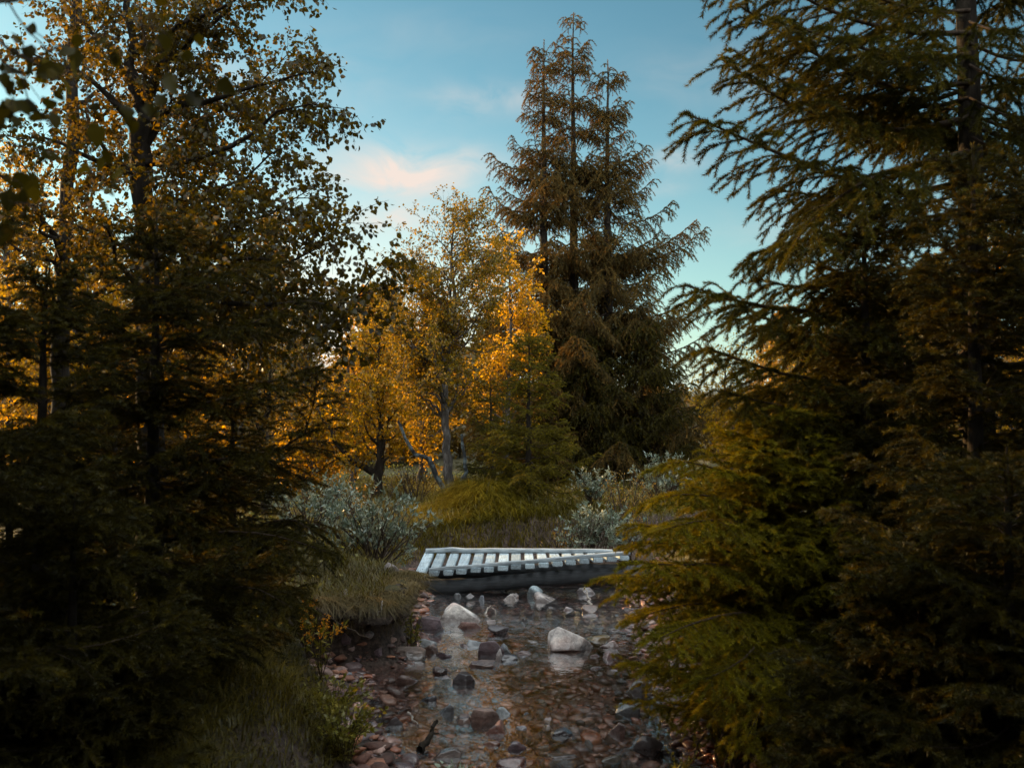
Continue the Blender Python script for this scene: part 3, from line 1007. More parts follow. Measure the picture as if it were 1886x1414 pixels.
# small stones: each its own object, sharing a dozen meshes
VAR = []
for k in range(14):
    V, F = stone_shape(300 + k, 4, .55 + .1 * (k % 7), 11)
    gg = Geo()
    gg.add(V * .5, F)
    me_o = gg.obj("pebble_shape", M['rock'])
    VAR.append(me_o.data)
    bpy.data.objects.remove(me_o)
rs = random.Random(17)
COLS = [("brown", BROWN), ("grey", GREY), ("blue-grey", BLUE), ("purple", PURP), ("black", DARK), ("red-brown", RED), ("pale", (.50, .46, .43)), ("pinkish", PINK), ("red-brown", (.30, .14, .09)), ("brown", (.18, .12, .09)), ("pale blue", (.40, .46, .52))]
small = []
tries = 0
while len(small) < 270 and tries < 8000:
    tries += 1
    py = 1088 + 326 * rs.random() ** .9
    p, t = hit(rs.uniform(640, 1320), py, 0.0)
    xl, xr = edges(np.array([p[1]]))
    if not (xl[0] - .02 < p[0] < xr[0] + .25):
        continue
    zg = G(p[0], p[1])
    if zg > .28:
        continue
    edge = min(p[0] - xl[0], xr[0] - p[0])
    band = abs(p[1] - 11.5) < .5 or abs(p[1] - 8.6) < .25 or (p[1] < 6.6 and p[0] < .25)
    if rs.random() > (1.0 if (edge < .42 or band) else .42):
        continue
    wpx = rs.choice([10, 13, 16, 20, 24, 30]) * rs.uniform(.8, 1.15)
    size = wpx / FPX * t
    if any((p[0] - q[0]) ** 2 + (p[1] - q[1]) ** 2 < (.42 * (size + q[2])) ** 2 for q in small):
        continue
    cname, col = rs.choice(COLS)
    small.append((p[0], p[1], size, zg, cname, col))
used = {}
ORD = ["closest to", "second closest to", "third closest to", "fourth closest to", "fifth closest to", "sixth closest to"] + [w + " closest to" for w in ("seventh", "eighth", "ninth", "tenth", "eleventh", "twelfth")]
cand = []
for (x, y, size, zg, cname, col) in small:
    d, sh, hx, hy = min((((x - a) ** 2 + (y - b) ** 2), s, a, b) for a, b, s in NEAR)
    cand.append((d, x, y, size, zg, cname, col, sh))
cand.sort()
for (d, x, y, size, zg, cname, col, sh) in cand:
    flat = rs.uniform(.4, .75)
    key = (cname, sh)
    k = used.get(key, 0)
    used[key] = k + 1
    lab = "small %s stone %s %s" % (cname, ORD[min(k, len(ORD) - 1)], sh)
    o = bpy.data.objects.new("stone", rs.choice(VAR))
    COL.objects.link(o)
    h = size * flat
    sx = size * rs.uniform(.9, 1.35)
    o.scale = (sx, size * rs.uniform(.7, 1.0), h)
    top = h * rs.uniform(.35, .75)
    o.location = (x, y, max(zg, -.02 if rs.random() < .7 else -.05) + top - h / 2)
    o.rotation_euler = (rs.uniform(-.3, .3), rs.uniform(-.3, .3), rs.uniform(0, 6.28))
    f = rs.uniform(.45, 1.0)
    o.color = (col[0] * f, col[1] * f, col[2] * f, 1 - (rs.uniform(.3, .95) if zg < .06 else rs.uniform(0, .5)))
    tag(o, lab, "stone", "small stones in the stream")

# the bed: thousands of flat cobbles under the water
rng = np.random.default_rng(5)
g = Geo()
for lay, (n, s0, s1) in enumerate(((3600, .035, .09), (1700, .08, .17), (9000, .015, .035))):
    y = 4.6 + 8.4 * rng.random(n)
    xl, xr = edges(y)
    x = xl - .15 + (xr - xl + .55) * rng.random(n)
    z = gz(x, y)
    keep = z < .22
    x, y, z = x[keep], y[keep], z[keep]
    for vi in range(8):
        m = np.arange(len(x)) % 8 == vi
        V, F = stone_shape(400 + vi, 2, .7, 9)
        nn = m.sum()
        s = s0 + (s1 - s0) * rng.random(nn) ** 1.6
        a = rng.random(nn) * 6.283
        sc = np.stack([s * (.8 + .7 * rng.random(nn)), s * (.7 + .4 * rng.random(nn)), s * (.28 + .25 * rng.random(nn))], 1) * .5
        Q = V[None] * sc[:, None]
        tl = rng.normal(size=(nn, 2)) * .16
        Q[..., 2] += Q[..., 0] * tl[:, :1] + Q[..., 1] * tl[:, 1:]
        ca, sa = np.cos(a)[:, None], np.sin(a)[:, None]
        Q = np.stack([Q[..., 0] * ca - Q[..., 1] * sa, Q[..., 0] * sa + Q[..., 1] * ca, Q[..., 2]], -1)
        Q += np.stack([x[m], y[m], z[m] + sc[:, 2] * .5], 1)[:, None]
        ff = (F[None] + (np.arange(nn) * len(V))[:, None, None]).reshape(-1, 3)
        g.add(Q.reshape(-1, 3), ff, np.repeat(rng.random(nn), len(V)))
tag(g.obj("pebbles", M['bed'], smooth=True), "reddish brown cobbles covering the bed of the shallow stream", "pebbles", None, 'stuff')

# ------------------------------------------------------------------ trees


def spruce(name, label, x, y, height, spread, seed, nb=100, low=0.03, mat='spruce', power=.85, tw=(26, .44, .07), t3=(22, .10), nd=(420, .018, .0042),
           grav=(.10, .28, .25), elev=(-.15, .75), trunk_r=None, extra=None, group=None, top_frac=.985, lean=(0, 0), upturn=.35, keep=None, dens_k=1.0):
    rng = np.random.default_rng(seed)
    z = G(x, y) - .05
    base = np.array([x, y, z])
    root = thing(name, label, "tree", base, group)
    KT = 24
    u = np.linspace(0, 1, KT)
    T = np.stack([x + lean[0] * u * height + .012 * height * np.cumsum(rng.normal(size=KT)) / 12, y + lean[1] * u * height + .012 * height * np.cumsum(rng.normal(size=KT)) / 12, z + u * height], 1)
    tr = trunk_r or height * .016 + .012
    TR = tr * (1 - u) ** .85 + .004
    TR[0] *= 1.35
    g = Geo()
    tubes(g, T[None], TR[None], 12)
    trunk = g.obj("trunk", M['bark_dark'], root, base, True)
    # boughs in whorls, weaker ones between
    per = 6
    nw = max(4, int(nb * .74 / per))
    tw_ = low + (top_frac - low) * (np.arange(nw) + .3 * rng.normal(size=nw)) / nw
    t = np.concatenate([np.repeat(tw_, per) + rng.normal(size=nw * per) * .006, low + (top_frac - low) * rng.random(nb - nw * per)])
    azi = np.concatenate([(np.arange(nw * per) % per) * (6.283 / per) + np.repeat(rng.random(nw) * 6.283, per) + rng.normal(size=nw * per) * .25, rng.random(nb - nw * per) * 6.283])
    t = np.clip(t, low, .985)
    prof = (1 - t) ** power * (0.58 + 0.55 * rng.random(nb))
    prof[nw * per:] *= .62
    prof = np.where(t < .12, prof * (.75 + 2 * t), prof)
    L = spread * prof + (.05 + .05 * np.clip(t * 2 - 1, 0, 1)) * spread
    e0 = elev[0] + (elev[1] - elev[0]) * t ** 1.5 + rng.normal(size=nb) * .10
    K = 9
    s = np.linspace(0, 1, K)
    px_, pt_ = along(T[None], t, np.zeros(nb, int))
    hx = L[:, None] * s * np.cos(e0)[:, None]
    hz = L[:, None] * (np.sin(e0)[:, None] * s - .45 * grav[0] * 4 * s * (1 - s) * (1 - t)[:, None] + upturn * s ** 2.5 * (1 - .6 * t)[:, None] * .6)
    sway = rng.normal(size=(nb, 1)) * .12 * s ** 2 * L[:, None]
    P = np.stack([px_[:, :1] + np.cos(azi)[:, None] * hx - np.sin(azi)[:, None] * sway,
                  px_[:, 1:2] + np.sin(azi)[:, None] * hx + np.cos(azi)[:, None] * sway,
                  px_[:, 2:3] + hz], -1)
    P[:, 1:] += np.cumsum(rng.normal(size=(nb, K - 1, 3)) * .012 * L[:, None, None], 1) * .7
    if keep is not None:
        P = P[keep(P[:, -1])]
    if extra is not None:
        X = np.stack([resample(e, K) for e in extra])
        P = np.concatenate([P, X])
    LL = plen(P)
    g = Geo()
    rb = np.clip(LL * .011, .003, .03)
    tubes(g, P, rb[:, None] * (1 - .82 * s)[None], 5)
    T2, i2, s2 = spawn(rng, P, tw[0] * dens_k, .10, 1.0, R(50), .12, lambda s, L, r: (tw[1] * L * (1 - s) ** .7 * (.55 + .6 * r.random(len(s))) * np.clip(s * 3, .4, 1) + tw[2]), True, grav[1], 5, .03)
    tubes(g, T2, np.clip(plen(T2) * .008, .0014, .006)[:, None] * np.linspace(1, .4, 5)[None], 3)
    T3, i3, s3 = spawn(rng, T2, t3[0] * dens_k, .12, .95, R(44), .14, lambda s, L, r: np.minimum(t3[1] * (.5 + .8 * r.random(len(s))) * (1.15 - .6 * s), .7 * L), True, grav[2], 3, .04)
    g.obj("boughs", M['twig'], trunk, base)
    g = Geo()
    needles(g, rng, P, nd[0] * 1.2, nd[1], nd[2], .25)
    needles(g, rng, T2, nd[0], nd[1], nd[2], .0)
    needles(g, rng, T3, nd[0], nd[1], nd[2], .0)
    lead = T[None, -6:]
    needles(g, rng, lead, nd[0] * 1.5, nd[1], nd[2], .0)
    g.obj("crown", M[mat], root, base)
    return root


def tree_deciduous(name, label, trunk_pts, r0, r1, seed, limbs=(), auto=None, mat='birch_leaf', bark='bark_birch', leaf=(40, .042), tw=(9, .5, .14), t3=(14, .19), shape='ovate', hang=.5,
                   cat="tree", group=None, trunk_name="trunk", dead=(), ratio=.78, base=None, t4=None):
    """trunk through given points, limbs given and grown, twigs, leaves"""
    rng = np.random.default_rng(seed)
    T = resample(trunk_pts, 26)
    base = T[0].copy() if base is None else np.asarray(base, dtype=float)
    root = thing(name, label, cat, base, group)
    g = Geo()
    KT = 26
    u = np.linspace(0, 1, KT)
    TR = r0 + (r1 - r0) * u ** .8
    TR = TR * (1 + .06 * np.sin(u * 37 + seed))
    TR[0] *= 1.4
    TR[1] *= 1.12
    T[1:-1] += rng.normal(size=(KT - 2, 3)) * r0 * .12
    tubes(g, T[None], TR[None], 10)
    P = np.zeros((0, 9, 3))
    RP = np.zeros(0)
    for pts, rr in limbs:
        q = resample(pts, 9)
        q[1:-1] += rng.normal(size=(7, 3)) * .012 * plen(q[None])[0]
        P = np.concatenate([P, q[None]])
        RP = np.r_[RP, rr]
    src = T[None]
    if auto:
        nb, smin, lfun, ang, up = auto
        A, ia, sa = spawn(rng, src, nb / plen(src)[0], smin, .99, ang, .18, lambda s, L, r: lfun(s) * (.7 + .5 * r.random(len(s))), False, -.05, 9, .06, up)
        P = np.concatenate([P, A])
        RP = np.r_[RP, np.interp(sa, u, TR) * .45 + .002]
    if len(P):
        tubes(g, P, RP[:, None] * (1 - .93 * np.linspace(0, 1, 9) ** .8)[None], 6)
    trunk = g.obj(trunk_name, M[bark], root, base, True)
    g = Geo()
    T2, i2, s2 = spawn(rng, P, tw[0], .10, 1.0, R(48), .25, lambda s, L, r: tw[1] * L * (1.05 - s) * (.5 + .7 * r.random(len(s))) + tw[2], False, .12, 6, .07, .1)
    tubes(g, T2, np.clip(plen(T2) * .010, .0016, .010)[:, None] * np.linspace(1, .35, 6)[None], 4)
    T3, i3, s3 = spawn(rng, T2, t3[0], .10, 1.0, R(48), .3, lambda s, L, r: t3[1] * (.5 + .8 * r.random(len(s))), False, .15, 4, .09, .05)
    tubes(g, T3, np.full((len(T3), 1), .0016) * np.linspace(1, .5, 4)[None], 3)
    g.obj("boughs", M['twig'], trunk, base)  # leaf-bearing twigs and side shoots; the limbs are in the trunk mesh
    g = Geo()
    leaves(g, rng, T3, leaf[0], leaf[1], .1, hang, shape, ratio)
    leaves(g, rng, T2, leaf[0] * .4, leaf[1], .4, hang, shape, ratio)
    g.obj("crown", M[mat], root, base)
    for pts, ra, rb, lab in dead:
        q = resample(pts, 16)
        q[1:-1] += rng.normal(size=(14, 3)) * .008
        gd = Geo()
        tubes(gd, q[None], np.linspace(ra, rb, 16)[None] * (1 + .1 * rng.normal(size=(1, 16))), 8)
        k2, _, _ = spawn(rng, q[None], 9, .3, 1, R(55), .3, lambda s, L, r: .05 + .14 * r.random(len(s)), False, 0, 4, .1)
        tubes(gd, k2, np.full((len(k2), 1), .005) * np.linspace(1, .4, 4)[None], 4)
        o = gd.obj("limb", M['bark_grey'], root, base, True)
        o['label'] = lab
    return root


# ---- the three tall spruces behind the bridge
FAR_ND = (310, .034, .0100)
def tall(px, d, ytop, spread, seed, label, nb=150, **kw):
    x = (px - 943) / FPX * d
    zt = W(px, ytop, d)[2]
    zb = G(x, d)
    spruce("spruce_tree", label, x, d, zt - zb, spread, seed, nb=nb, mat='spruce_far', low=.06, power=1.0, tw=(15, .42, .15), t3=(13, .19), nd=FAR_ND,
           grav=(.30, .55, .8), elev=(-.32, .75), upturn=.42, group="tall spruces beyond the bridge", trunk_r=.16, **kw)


tall(1055, 22.0, 14, 2.7, 1, "tallest spruce, middle trunk of the three tall spruces beyond the bridge", 128)
tall(1002, 21.6, 62, 2.6, 2, "tall spruce with orange lit boughs, left trunk of the three beyond the bridge", 125, extra=[[W(1006, 300, 21.6), W(950, 312, 21.5), W(920, 300, 21.4), W(902, 282, 21.3)], [W(1006, 385, 21.6), W(950, 390, 21.4), W(918, 372, 21.3), W(898, 344, 21.2)], [W(1006, 420, 21.6), W(950, 430, 21.3), W(925, 425, 21.2), W(906, 405, 21.1)]])
tall(1122, 21.8, 100, 3.0, 3, "tall spruce with a bare spike leader, right trunk of the three beyond the bridge", 132, extra=[[W(1118, 485, 21.8), W(1190, 480, 21.6), W(1255, 455, 21.5), W(1298, 422, 21.4)], [W(1118, 470, 21.8), W(1190, 465, 21.9), W(1240, 440, 21.9), W(1283, 405, 21.9)], [W(1118, 410, 21.8), W(1170, 410, 21.6), W(1210, 395, 21.5), W(1240, 370, 21.4)],
     [W(1118, 650, 21.8), W(1200, 655, 21.6), W(1260, 640, 21.5), W(1300, 615, 21.4)], [W(1118, 580, 21.8), W(1190, 585, 21.6), W(1240, 570, 21.5), W(1275, 550, 21.4)], [W(1118, 760, 21.8), W(1200, 755, 21.5), W(1270, 750, 21.3), W(1320, 745, 21.2)], [W(1118, 300, 21.8), W(1160, 295, 21.6), W(1190, 270, 21.5)]])
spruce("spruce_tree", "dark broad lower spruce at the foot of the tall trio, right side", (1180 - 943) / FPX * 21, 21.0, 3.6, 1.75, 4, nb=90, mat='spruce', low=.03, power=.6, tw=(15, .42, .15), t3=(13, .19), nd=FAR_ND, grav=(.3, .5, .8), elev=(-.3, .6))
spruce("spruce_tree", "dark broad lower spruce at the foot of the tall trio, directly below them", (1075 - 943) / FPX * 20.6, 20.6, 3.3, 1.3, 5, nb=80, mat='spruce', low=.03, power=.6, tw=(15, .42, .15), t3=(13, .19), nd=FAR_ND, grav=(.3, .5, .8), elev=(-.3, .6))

# ---- young spruce right of the centre birch
spruce("spruce_tree", "bushy young spruce standing right of the grey-limbed centre birch", (972 - 943) / FPX * 15.2, 15.2, 2.75, .98, 6, nb=120, mat='spruce_olive', low=.02, power=.62, tw=(20, .45, .10), t3=(16, .12), nd=(480, .024, .0050), grav=(.15, .3, .3), elev=(-.2, .7))
spruce("spruce_tree", "small dark spruce behind the fork of the centre birch trunk", (905 - 943) / FPX * 16.6, 16.6, 2.2, .75, 7, nb=80, mat='spruce_mid', low=.02, power=.7, tw=(20, .45, .10), t3=(14, .12), nd=(420, .024, .0050), grav=(.15, .3, .3), elev=(-.2, .7))

# ---- centre birch with grey dead limbs
d = 16.0
def C(px, py, d): return W(px, py, d)
zb = G((832 - 943) / FPX * d, d)
p0 = np.array([(832 - 943) / FPX * d, d, zb - .05])
prof = lambda s: np.interp(s, [0, .3, .45, .6, .8, 1], [.3, .75, 1.0, .95, .65, .25])
tree_deciduous("birch_tree", "centre birch with two bare grey limbs forking low from its trunk", [p0, C(826, 880, d), C(822, 800, d), C(818, 720, d), C(826, 640, d), C(836, 560, d), C(832, 480, d), C(836, 400, d)], .092, .012, 21,
               limbs=[([C(818, 715, d), C(800, 685, 15.9), C(765, 655, 15.8), C(735, 600, 15.7)], .04), ([C(822, 690, d), C(850, 640, 16.1), C(885, 600, 16.2), C(905, 540, 16.2)], .04), ([C(826, 640, d), C(790, 580, 16.2), C(765, 520, 16.2), C(750, 470, 16.3)], .03)],
               auto=(84, .28, lambda s: 1.5 * prof(s), R(54), .22), mat='birch_olive', leaf=(60, .042), tw=(9, .48, .15), t3=(14, .18), shape='diamond',
               dead=[([C(826, 915, 15.95), C(805, 880, 15.85), C(790, 845, 15.8), C(765, 835, 15.75), C(745, 805, 15.7), C(733, 775, 15.65)], .05, .018, "bare grey lichen-covered limb curving out to the left"),
                     ([C(832, 915, 15.95), C(851, 890, 15.85), C(857, 860, 15.8), C(850, 800, 15.8)], .045, .02, "short bare grey upright limb on the right")])

# ---- golden birches behind
def back_birch(px, d, ytop, width, seed, label, lean=0.0, smin=.25, nb=40, mat='birch_gold', r0=.08, leafn=24, fork=None, name="birch_tree", group=None, base_px=None, bark='bark_birch', leafsz=.038):
    bx = ((base_px or px) - 943) / FPX * d
    zb = G(bx, d)
    p0 = np.array([bx, d, zb - .05])
    top = C(px + lean, ytop, d)
    rng = np.random.default_rng(seed)
    mids = [p0 + (top - p0) * t + np.array([rng.normal() * .07, rng.normal() * .07, 0]) for t in (.25, .5, .75)]
    prof = lambda s: width * np.interp(s, [0, .3, .5, .8, 1], [.5, 1.0, 1.0, .65, .25])
    return tree_deciduous(name, label, [p0] + mids + [top], r0, .01, seed, limbs=fork or (), auto=(nb, smin, prof, R(52), .25), mat=mat, bark=bark, leaf=(leafn * 2.4, leafsz * 1.35), tw=(9.5, .50, .16), t3=(14, .19), shape='diamond', group=group)


GB = "birches standing behind the stream"
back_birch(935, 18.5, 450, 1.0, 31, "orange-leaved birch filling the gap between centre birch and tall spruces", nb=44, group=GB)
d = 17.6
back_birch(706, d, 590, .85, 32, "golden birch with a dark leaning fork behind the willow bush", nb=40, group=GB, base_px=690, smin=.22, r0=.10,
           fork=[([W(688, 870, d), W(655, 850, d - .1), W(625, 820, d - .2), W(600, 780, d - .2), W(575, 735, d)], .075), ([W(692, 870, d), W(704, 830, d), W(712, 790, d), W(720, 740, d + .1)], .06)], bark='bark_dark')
back_birch(650, 20.0, 640, .85, 33, "golden birch left of the leaning fork, catching the low sun", nb=36, group=GB)
back_birch(560, 18.0, 770, .8, 34, "low golden birch just above the left end of the willow bush", nb=34, mat='birch_gold', group=GB, smin=.1)
back_birch(450, 20.0, 468, 1.05, 35, "thin half-bare birch rising between left spruce and golden birches", nb=40, mat='birch_leaf', leafn=13, smin=.3, r0=.075, group=GB)
back_birch(560, 18.5, 575, .85, 36, "dark birch with dense low crown left of the open sky gap", nb=46, mat='birch_leaf', leafn=24, smin=.18, r0=.08, group=GB)
back_birch(490, 14.5, 640, .7, 37, "dark-trunked birch half hidden behind the left spruces", nb=30, mat='birch_leaf', leafn=18, smin=.35, r0=.10, group=GB, bark='bark_dark')
back_birch(770, 20.5, 640, .8, 38, "dim birch seen behind the centre birch's left dead limb", nb=32, mat='birch_gold', leafn=20, smin=.1, group=GB)
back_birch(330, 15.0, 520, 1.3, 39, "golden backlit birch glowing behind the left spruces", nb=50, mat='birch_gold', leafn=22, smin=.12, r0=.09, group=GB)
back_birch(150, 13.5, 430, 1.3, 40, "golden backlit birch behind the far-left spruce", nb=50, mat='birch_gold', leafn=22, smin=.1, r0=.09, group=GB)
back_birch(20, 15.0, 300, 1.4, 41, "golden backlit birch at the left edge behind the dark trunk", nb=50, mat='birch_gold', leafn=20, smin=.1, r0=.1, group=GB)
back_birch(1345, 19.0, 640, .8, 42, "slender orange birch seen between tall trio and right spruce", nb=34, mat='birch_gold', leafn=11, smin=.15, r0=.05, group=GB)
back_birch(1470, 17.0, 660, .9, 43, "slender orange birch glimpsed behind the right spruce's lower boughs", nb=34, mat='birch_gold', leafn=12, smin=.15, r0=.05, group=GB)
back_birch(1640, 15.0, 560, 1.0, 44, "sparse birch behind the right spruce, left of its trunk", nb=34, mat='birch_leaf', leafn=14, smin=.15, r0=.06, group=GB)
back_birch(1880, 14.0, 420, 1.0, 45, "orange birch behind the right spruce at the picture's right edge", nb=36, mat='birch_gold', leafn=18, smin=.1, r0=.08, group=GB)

# ---- big left birch in the foreground
d = 7.6
bx = (275 - 943) / FPX * d
p0 = np.array([bx, d, G(bx, d) - .05])
tree_deciduous("birch_tree", "large dark foreground birch forking high at upper left", [p0, C(280, 900, d), C(272, 600, d), C(264, 350, d), C(262, 190, d)], .12, .075, 51,
               limbs=[([C(262, 195, d), C(245, 120, d), C(240, 40, d), C(225, -150, d)], .06), ([C(264, 185, d), C(290, 140, 7.5), C(330, 90, 7.4), (C(420, 20, 7.3)), C(450, -60, 7.2)], .05),
                      ([C(265, 230, d), C(330, 200, 7.4), C(430, 170, 7.2), C(540, 150, 7.0), C(600, 130, 6.9)], .035),
                      ([C(266, 300, d), C(350, 300, 7.2), C(450, 250, 7.0), C(560, 190, 6.8), C(628, 200, 6.7)], .035),
                      ([C(268, 380, d), C(340, 370, 7.1), C(430, 350, 6.8), C(500, 290, 6.6), C(545, 262, 6.5)], .03),
                      ([C(270, 420, d), C(360, 440, 7.0), C(450, 410, 6.7), C(520, 370, 6.4), C(580, 365, 6.2)], .03),
                      ([C(272, 560, d), C(340, 565, 7.0), C(440, 558, 6.5), C(540, 563, 6.0), C(600, 572, 5.7), C(660, 555, 5.5), C(700, 490, 5.4)], .04),
                      ([C(274, 540, d), C(380, 505, 6.8), C(480, 470, 6.3), C(560, 480, 6.0), C(620, 440, 5.8), C(612, 405, 5.7)], .03),
                      ([C(264, 250, d), C(200, 180, 7.4), C(120, 120, 7.3), C(40, 90, 7.2)], .04), ([C(266, 330, d), C(190, 300, 7.3), C(100, 260, 7.2), C(10, 250, 7.2)], .035),
                      ([C(262, 190, d), C(330, 60, 7.9), C(400, -40, 8.0)], .04), ([C(262, 190, d), C(180, 60, 7.9), C(100, -30, 8.0)], .04), ([C(250, 100, d), C(350, 40, 7.2), C(470, -10, 7.0), C(540, -20, 6.9)], .03),
                      ([C(270, 480, d), C(180, 430, 7.9), C(70, 400, 8)], .03), ([C(266, 300, d), C(370, 230, 7.9), C(470, 160, 8.1), C(540, 90, 8.2)], .03)],
               auto=(10, .55, lambda s: .9 + 0 * s, R(55), .2), mat='birch_leaf', bark='bark_dark', leaf=(88, .037), tw=(20.0, .25, .17), t3=(15, .17), hang=.6)

# dark birch trunk further left
d = 9.5
bx = (110 - 943) / FPX * d
p0 = np.array([bx, d, G(bx, d) - .05])
tree_deciduous("birch_tree", "dark straight birch trunk left of the foreground spruce", [p0, C(112, 750, d), C(118, 500, d), C(130, 250, d), C(140, 0, d), C(140, -150, d)], .11, .04, 52,
               auto=(26, .35, lambda s: 1.5 - .5 * s, R(55), .2), mat='birch_leaf', bark='bark_dark', leaf=(40, .050), tw=(9, .44, .15), t3=(13, .17), hang=.6)

# birch by the camera: only its low branch and leaves reach into view
p0 = np.array([-2.35, 1.5, G(-2.35, 1.5) - .05])
tree_deciduous("birch_tree", "birch branch with big soft leaves hanging closest to the viewer, upper left", [p0, p0 + [.05, .05, 1.5], p0 + [0, .1, 3.0], p0 + [-.05, .1, 5.0]], .10, .04, 53,
               limbs=[([p0 + [.03, .1, 2.6], np.array([-1.7, 1.75, 2.95]), np.array([-1.2, 1.95, 2.9]), W(170, 170, 1.95), W(300, 230, 1.95)], .012),
                      ([p0 + [.03, .1, 2.7], np.array([-1.6, 1.8, 3.1]), W(20, 20, 2.0), W(200, -10, 2.0), W(330, 60, 2.0)], .010),
                      ([p0 + [.03, .1, 2.2], np.array([-1.5, 1.8, 2.75]), W(-20, 260, 2.05), W(60, 330, 2.0), W(120, 420, 1.95)], .009)],
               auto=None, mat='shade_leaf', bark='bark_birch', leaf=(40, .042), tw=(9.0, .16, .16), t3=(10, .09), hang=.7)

# ---- foreground spruces left
FN = (1100, .024, .0028)
def fspruce(px, d, ytop, spread, seed, label, nb=100, mat='spruce', **kw):
    x = (px - 943) / FPX * d
    zt = W(px, ytop, d)[2]
    kw = dict(dict(low=.04, power=.75, tw=(24, .44, .09), t3=(15, .13), nd=FN), **kw)
    return spruce("spruce_tree", label, x, d, zt - G(x, d), spread, seed, nb=nb, mat=mat, **kw)


GL = "dark foreground spruces on the left bank"
def lim(*pts): return [W(*p) for p in pts]
fspruce(285, 5.6, 372, 1.0, 61, "dark spruce in front of the big foreground birch trunk on the left", 100, group=GL, low=.10, upturn=.45, elev=(-.25, .7),
        extra=[lim((285, 880, 5.6), (380, 850, 5.5), (480, 835, 5.4), (560, 800, 5.3), (585, 690, 5.2)), lim((285, 760, 5.6), (390, 740, 5.5), (490, 705, 5.4), (590, 675, 5.3)),
               lim((285, 640, 5.6), (380, 610, 5.5), (480, 590, 5.4), (575, 540, 5.3)), lim((285, 1060, 5.6), (370, 1090, 5.4), (460, 1080, 5.2), (540, 1120, 5.0)),
               lim((285, 1000, 5.6), (390, 980, 5.4), (500, 985, 5.2), (600, 1015, 5.1)), lim((285, 560, 5.6), (350, 530, 5.5), (430, 500, 5.4), (520, 480, 5.4))])
fspruce(85, 5.0, 470, .95, 62, "dark spruce filling the left edge below the hanging birch leaves", 98, group=GL, low=.06)
fspruce(425, 7.4, 700, .80, 63, "shorter spruce reaching towards the willow bush on the left bank", 100, group=GL, low=.03, mat='spruce',
        extra=[lim((425, 990, 7.4), (500, 960, 7.2), (560, 965, 7.0), (605, 1030, 6.9)), lim((425, 920, 7.4), (490, 890, 7.2), (560, 880, 7.0))])
fspruce(20, 7.6, 760, .8, 68, "low shaded spruce at the left edge behind the nearer dark ones", 70, group=GL, low=.03)
fspruce(-60, 4.0, 300, .9, 64, "dark spruce cut off by the left picture edge", 60, group=GL, low=.05)
fspruce(210, 8.8, 560, .95, 65, "spruce deeper in the shade between the two dark left trunks", 55, group=GL, low=.05, tw=(20, .44, .10), t3=(13, .14), nd=(700, .024, .0038))
fspruce(290, 9.8, 640, .95, 67, "spruce behind the shorter one on the left bank, added to block low sun", 90, group=GL, low=.03, tw=(20, .44, .10), t3=(13, .14), nd=(600, .024, .0045))  # hidden spruce added to stop low sun leaking onto the right water edge
fspruce(140, 4.3, 900, .75, 66, "low dark spruce in the lower left corner", 80, group=GL, low=.03)

# ---- right side
bigx = (1805 - 943) / FPX * 7.0
zt = 8.6
B = 7.0
fr = []
def bough(y0, pts): fr.append([W(1785, y0, B)] + [W(*p) for p in pts])
bough(60, [(1680, 60, 6.8), (1550, 30, 6.6), (1450, -20, 6.45), (1335, -45, 6.3)])
bough(150, [(1680, 165, 6.8), (1560, 130, 6.6), (1460, 75, 6.45), (1360, 10, 6.3)])
bough(215, [(1670, 240, 6.8), (1560, 225, 6.6), (1450, 190, 6.45), (1330, 110, 6.3)])
bough(330, [(1680, 355, 6.8), (1570, 335, 6.6), (1440, 285, 6.4), (1270, 212, 6.25)])
bough(380, [(1690, 420, 6.7), (1590, 430, 6.5), (1480, 440, 6.35), (1380, 470, 6.3)])
bough(470, [(1690, 540, 6.8), (1580, 570, 6.6), (1450, 570, 6.4), (1340, 550, 6.3), (1262, 525, 6.2)])
bough(440, [(1680, 500, 6.9), (1580, 520, 6.8), (1480, 530, 6.7), (1400, 515, 6.7)])
bough(600, [(1700, 665, 6.8), (1580, 700, 6.6), (1450, 690, 6.4), (1300, 640, 6.2)])
bough(690, [(1700, 740, 6.7), (1580, 760, 6.5), (1450, 750, 6.3), (1330, 720, 6.2)])
bough(280, [(1700, 300, 6.5), (1600, 330, 6.2), (1500, 400, 6.0), (1450, 470, 5.9)])
bough(20, [(1690, 20, 6.9), (1580, -20, 6.8), (1480, -60, 6.7), (1380, -110, 6.6)])
bough(100, [(1690, 110, 6.6), (1590, 90, 6.3), (1500, 60, 6.1), (1420, 40, 6.0)])
bough(180, [(1690, 200, 7.2), (1580, 180, 7.3), (1480, 140, 7.4), (1400, 90, 7.4)])
bough(350, [(1690, 380, 7.2), (1590, 385, 7.3), (1500, 360, 7.3), (1420, 350, 7.3)])
bough(500, [(1700, 560, 7.1), (1600, 600, 7.1), (1500, 620, 7.1), (1400, 600, 7.0)])
bough(640, [(1700, 710, 6.9), (1600, 740, 6.8), (1500, 740, 6.7), (1400, 715, 6.6)])
bough(120, [(1860, 150, 6.8), (1950, 120, 6.6), (2050, 60, 6.4)])
bough(250, [(1870, 290, 6.8), (1960, 280, 6.6), (2080, 230, 6.4)])
bough(40, [(1850, 60, 6.7), (1900, 40, 6.5), (1990, -10, 6.3)])
bough(180, [(1860, 215, 6.6), (1930, 220, 6.3), (2010, 190, 6.1)])
bough(340, [(1860, 370, 6.6), (1930, 370, 6.3), (2010, 340, 6.1)])
bough(-40, [(1870, -20, 6.9), (1950, -50, 6.7), (2040, -110, 6.5)])
bough(80, [(1860, 110, 7.2), (1940, 110, 7.3), (2030, 80, 7.4)])
bough(210, [(1870, 240, 7.2), (1950, 240, 7.3), (2040, 210, 7.4)])
bough(310, [(1870, 330, 6.7), (1940, 330, 6.5), (2020, 300, 6.3)])
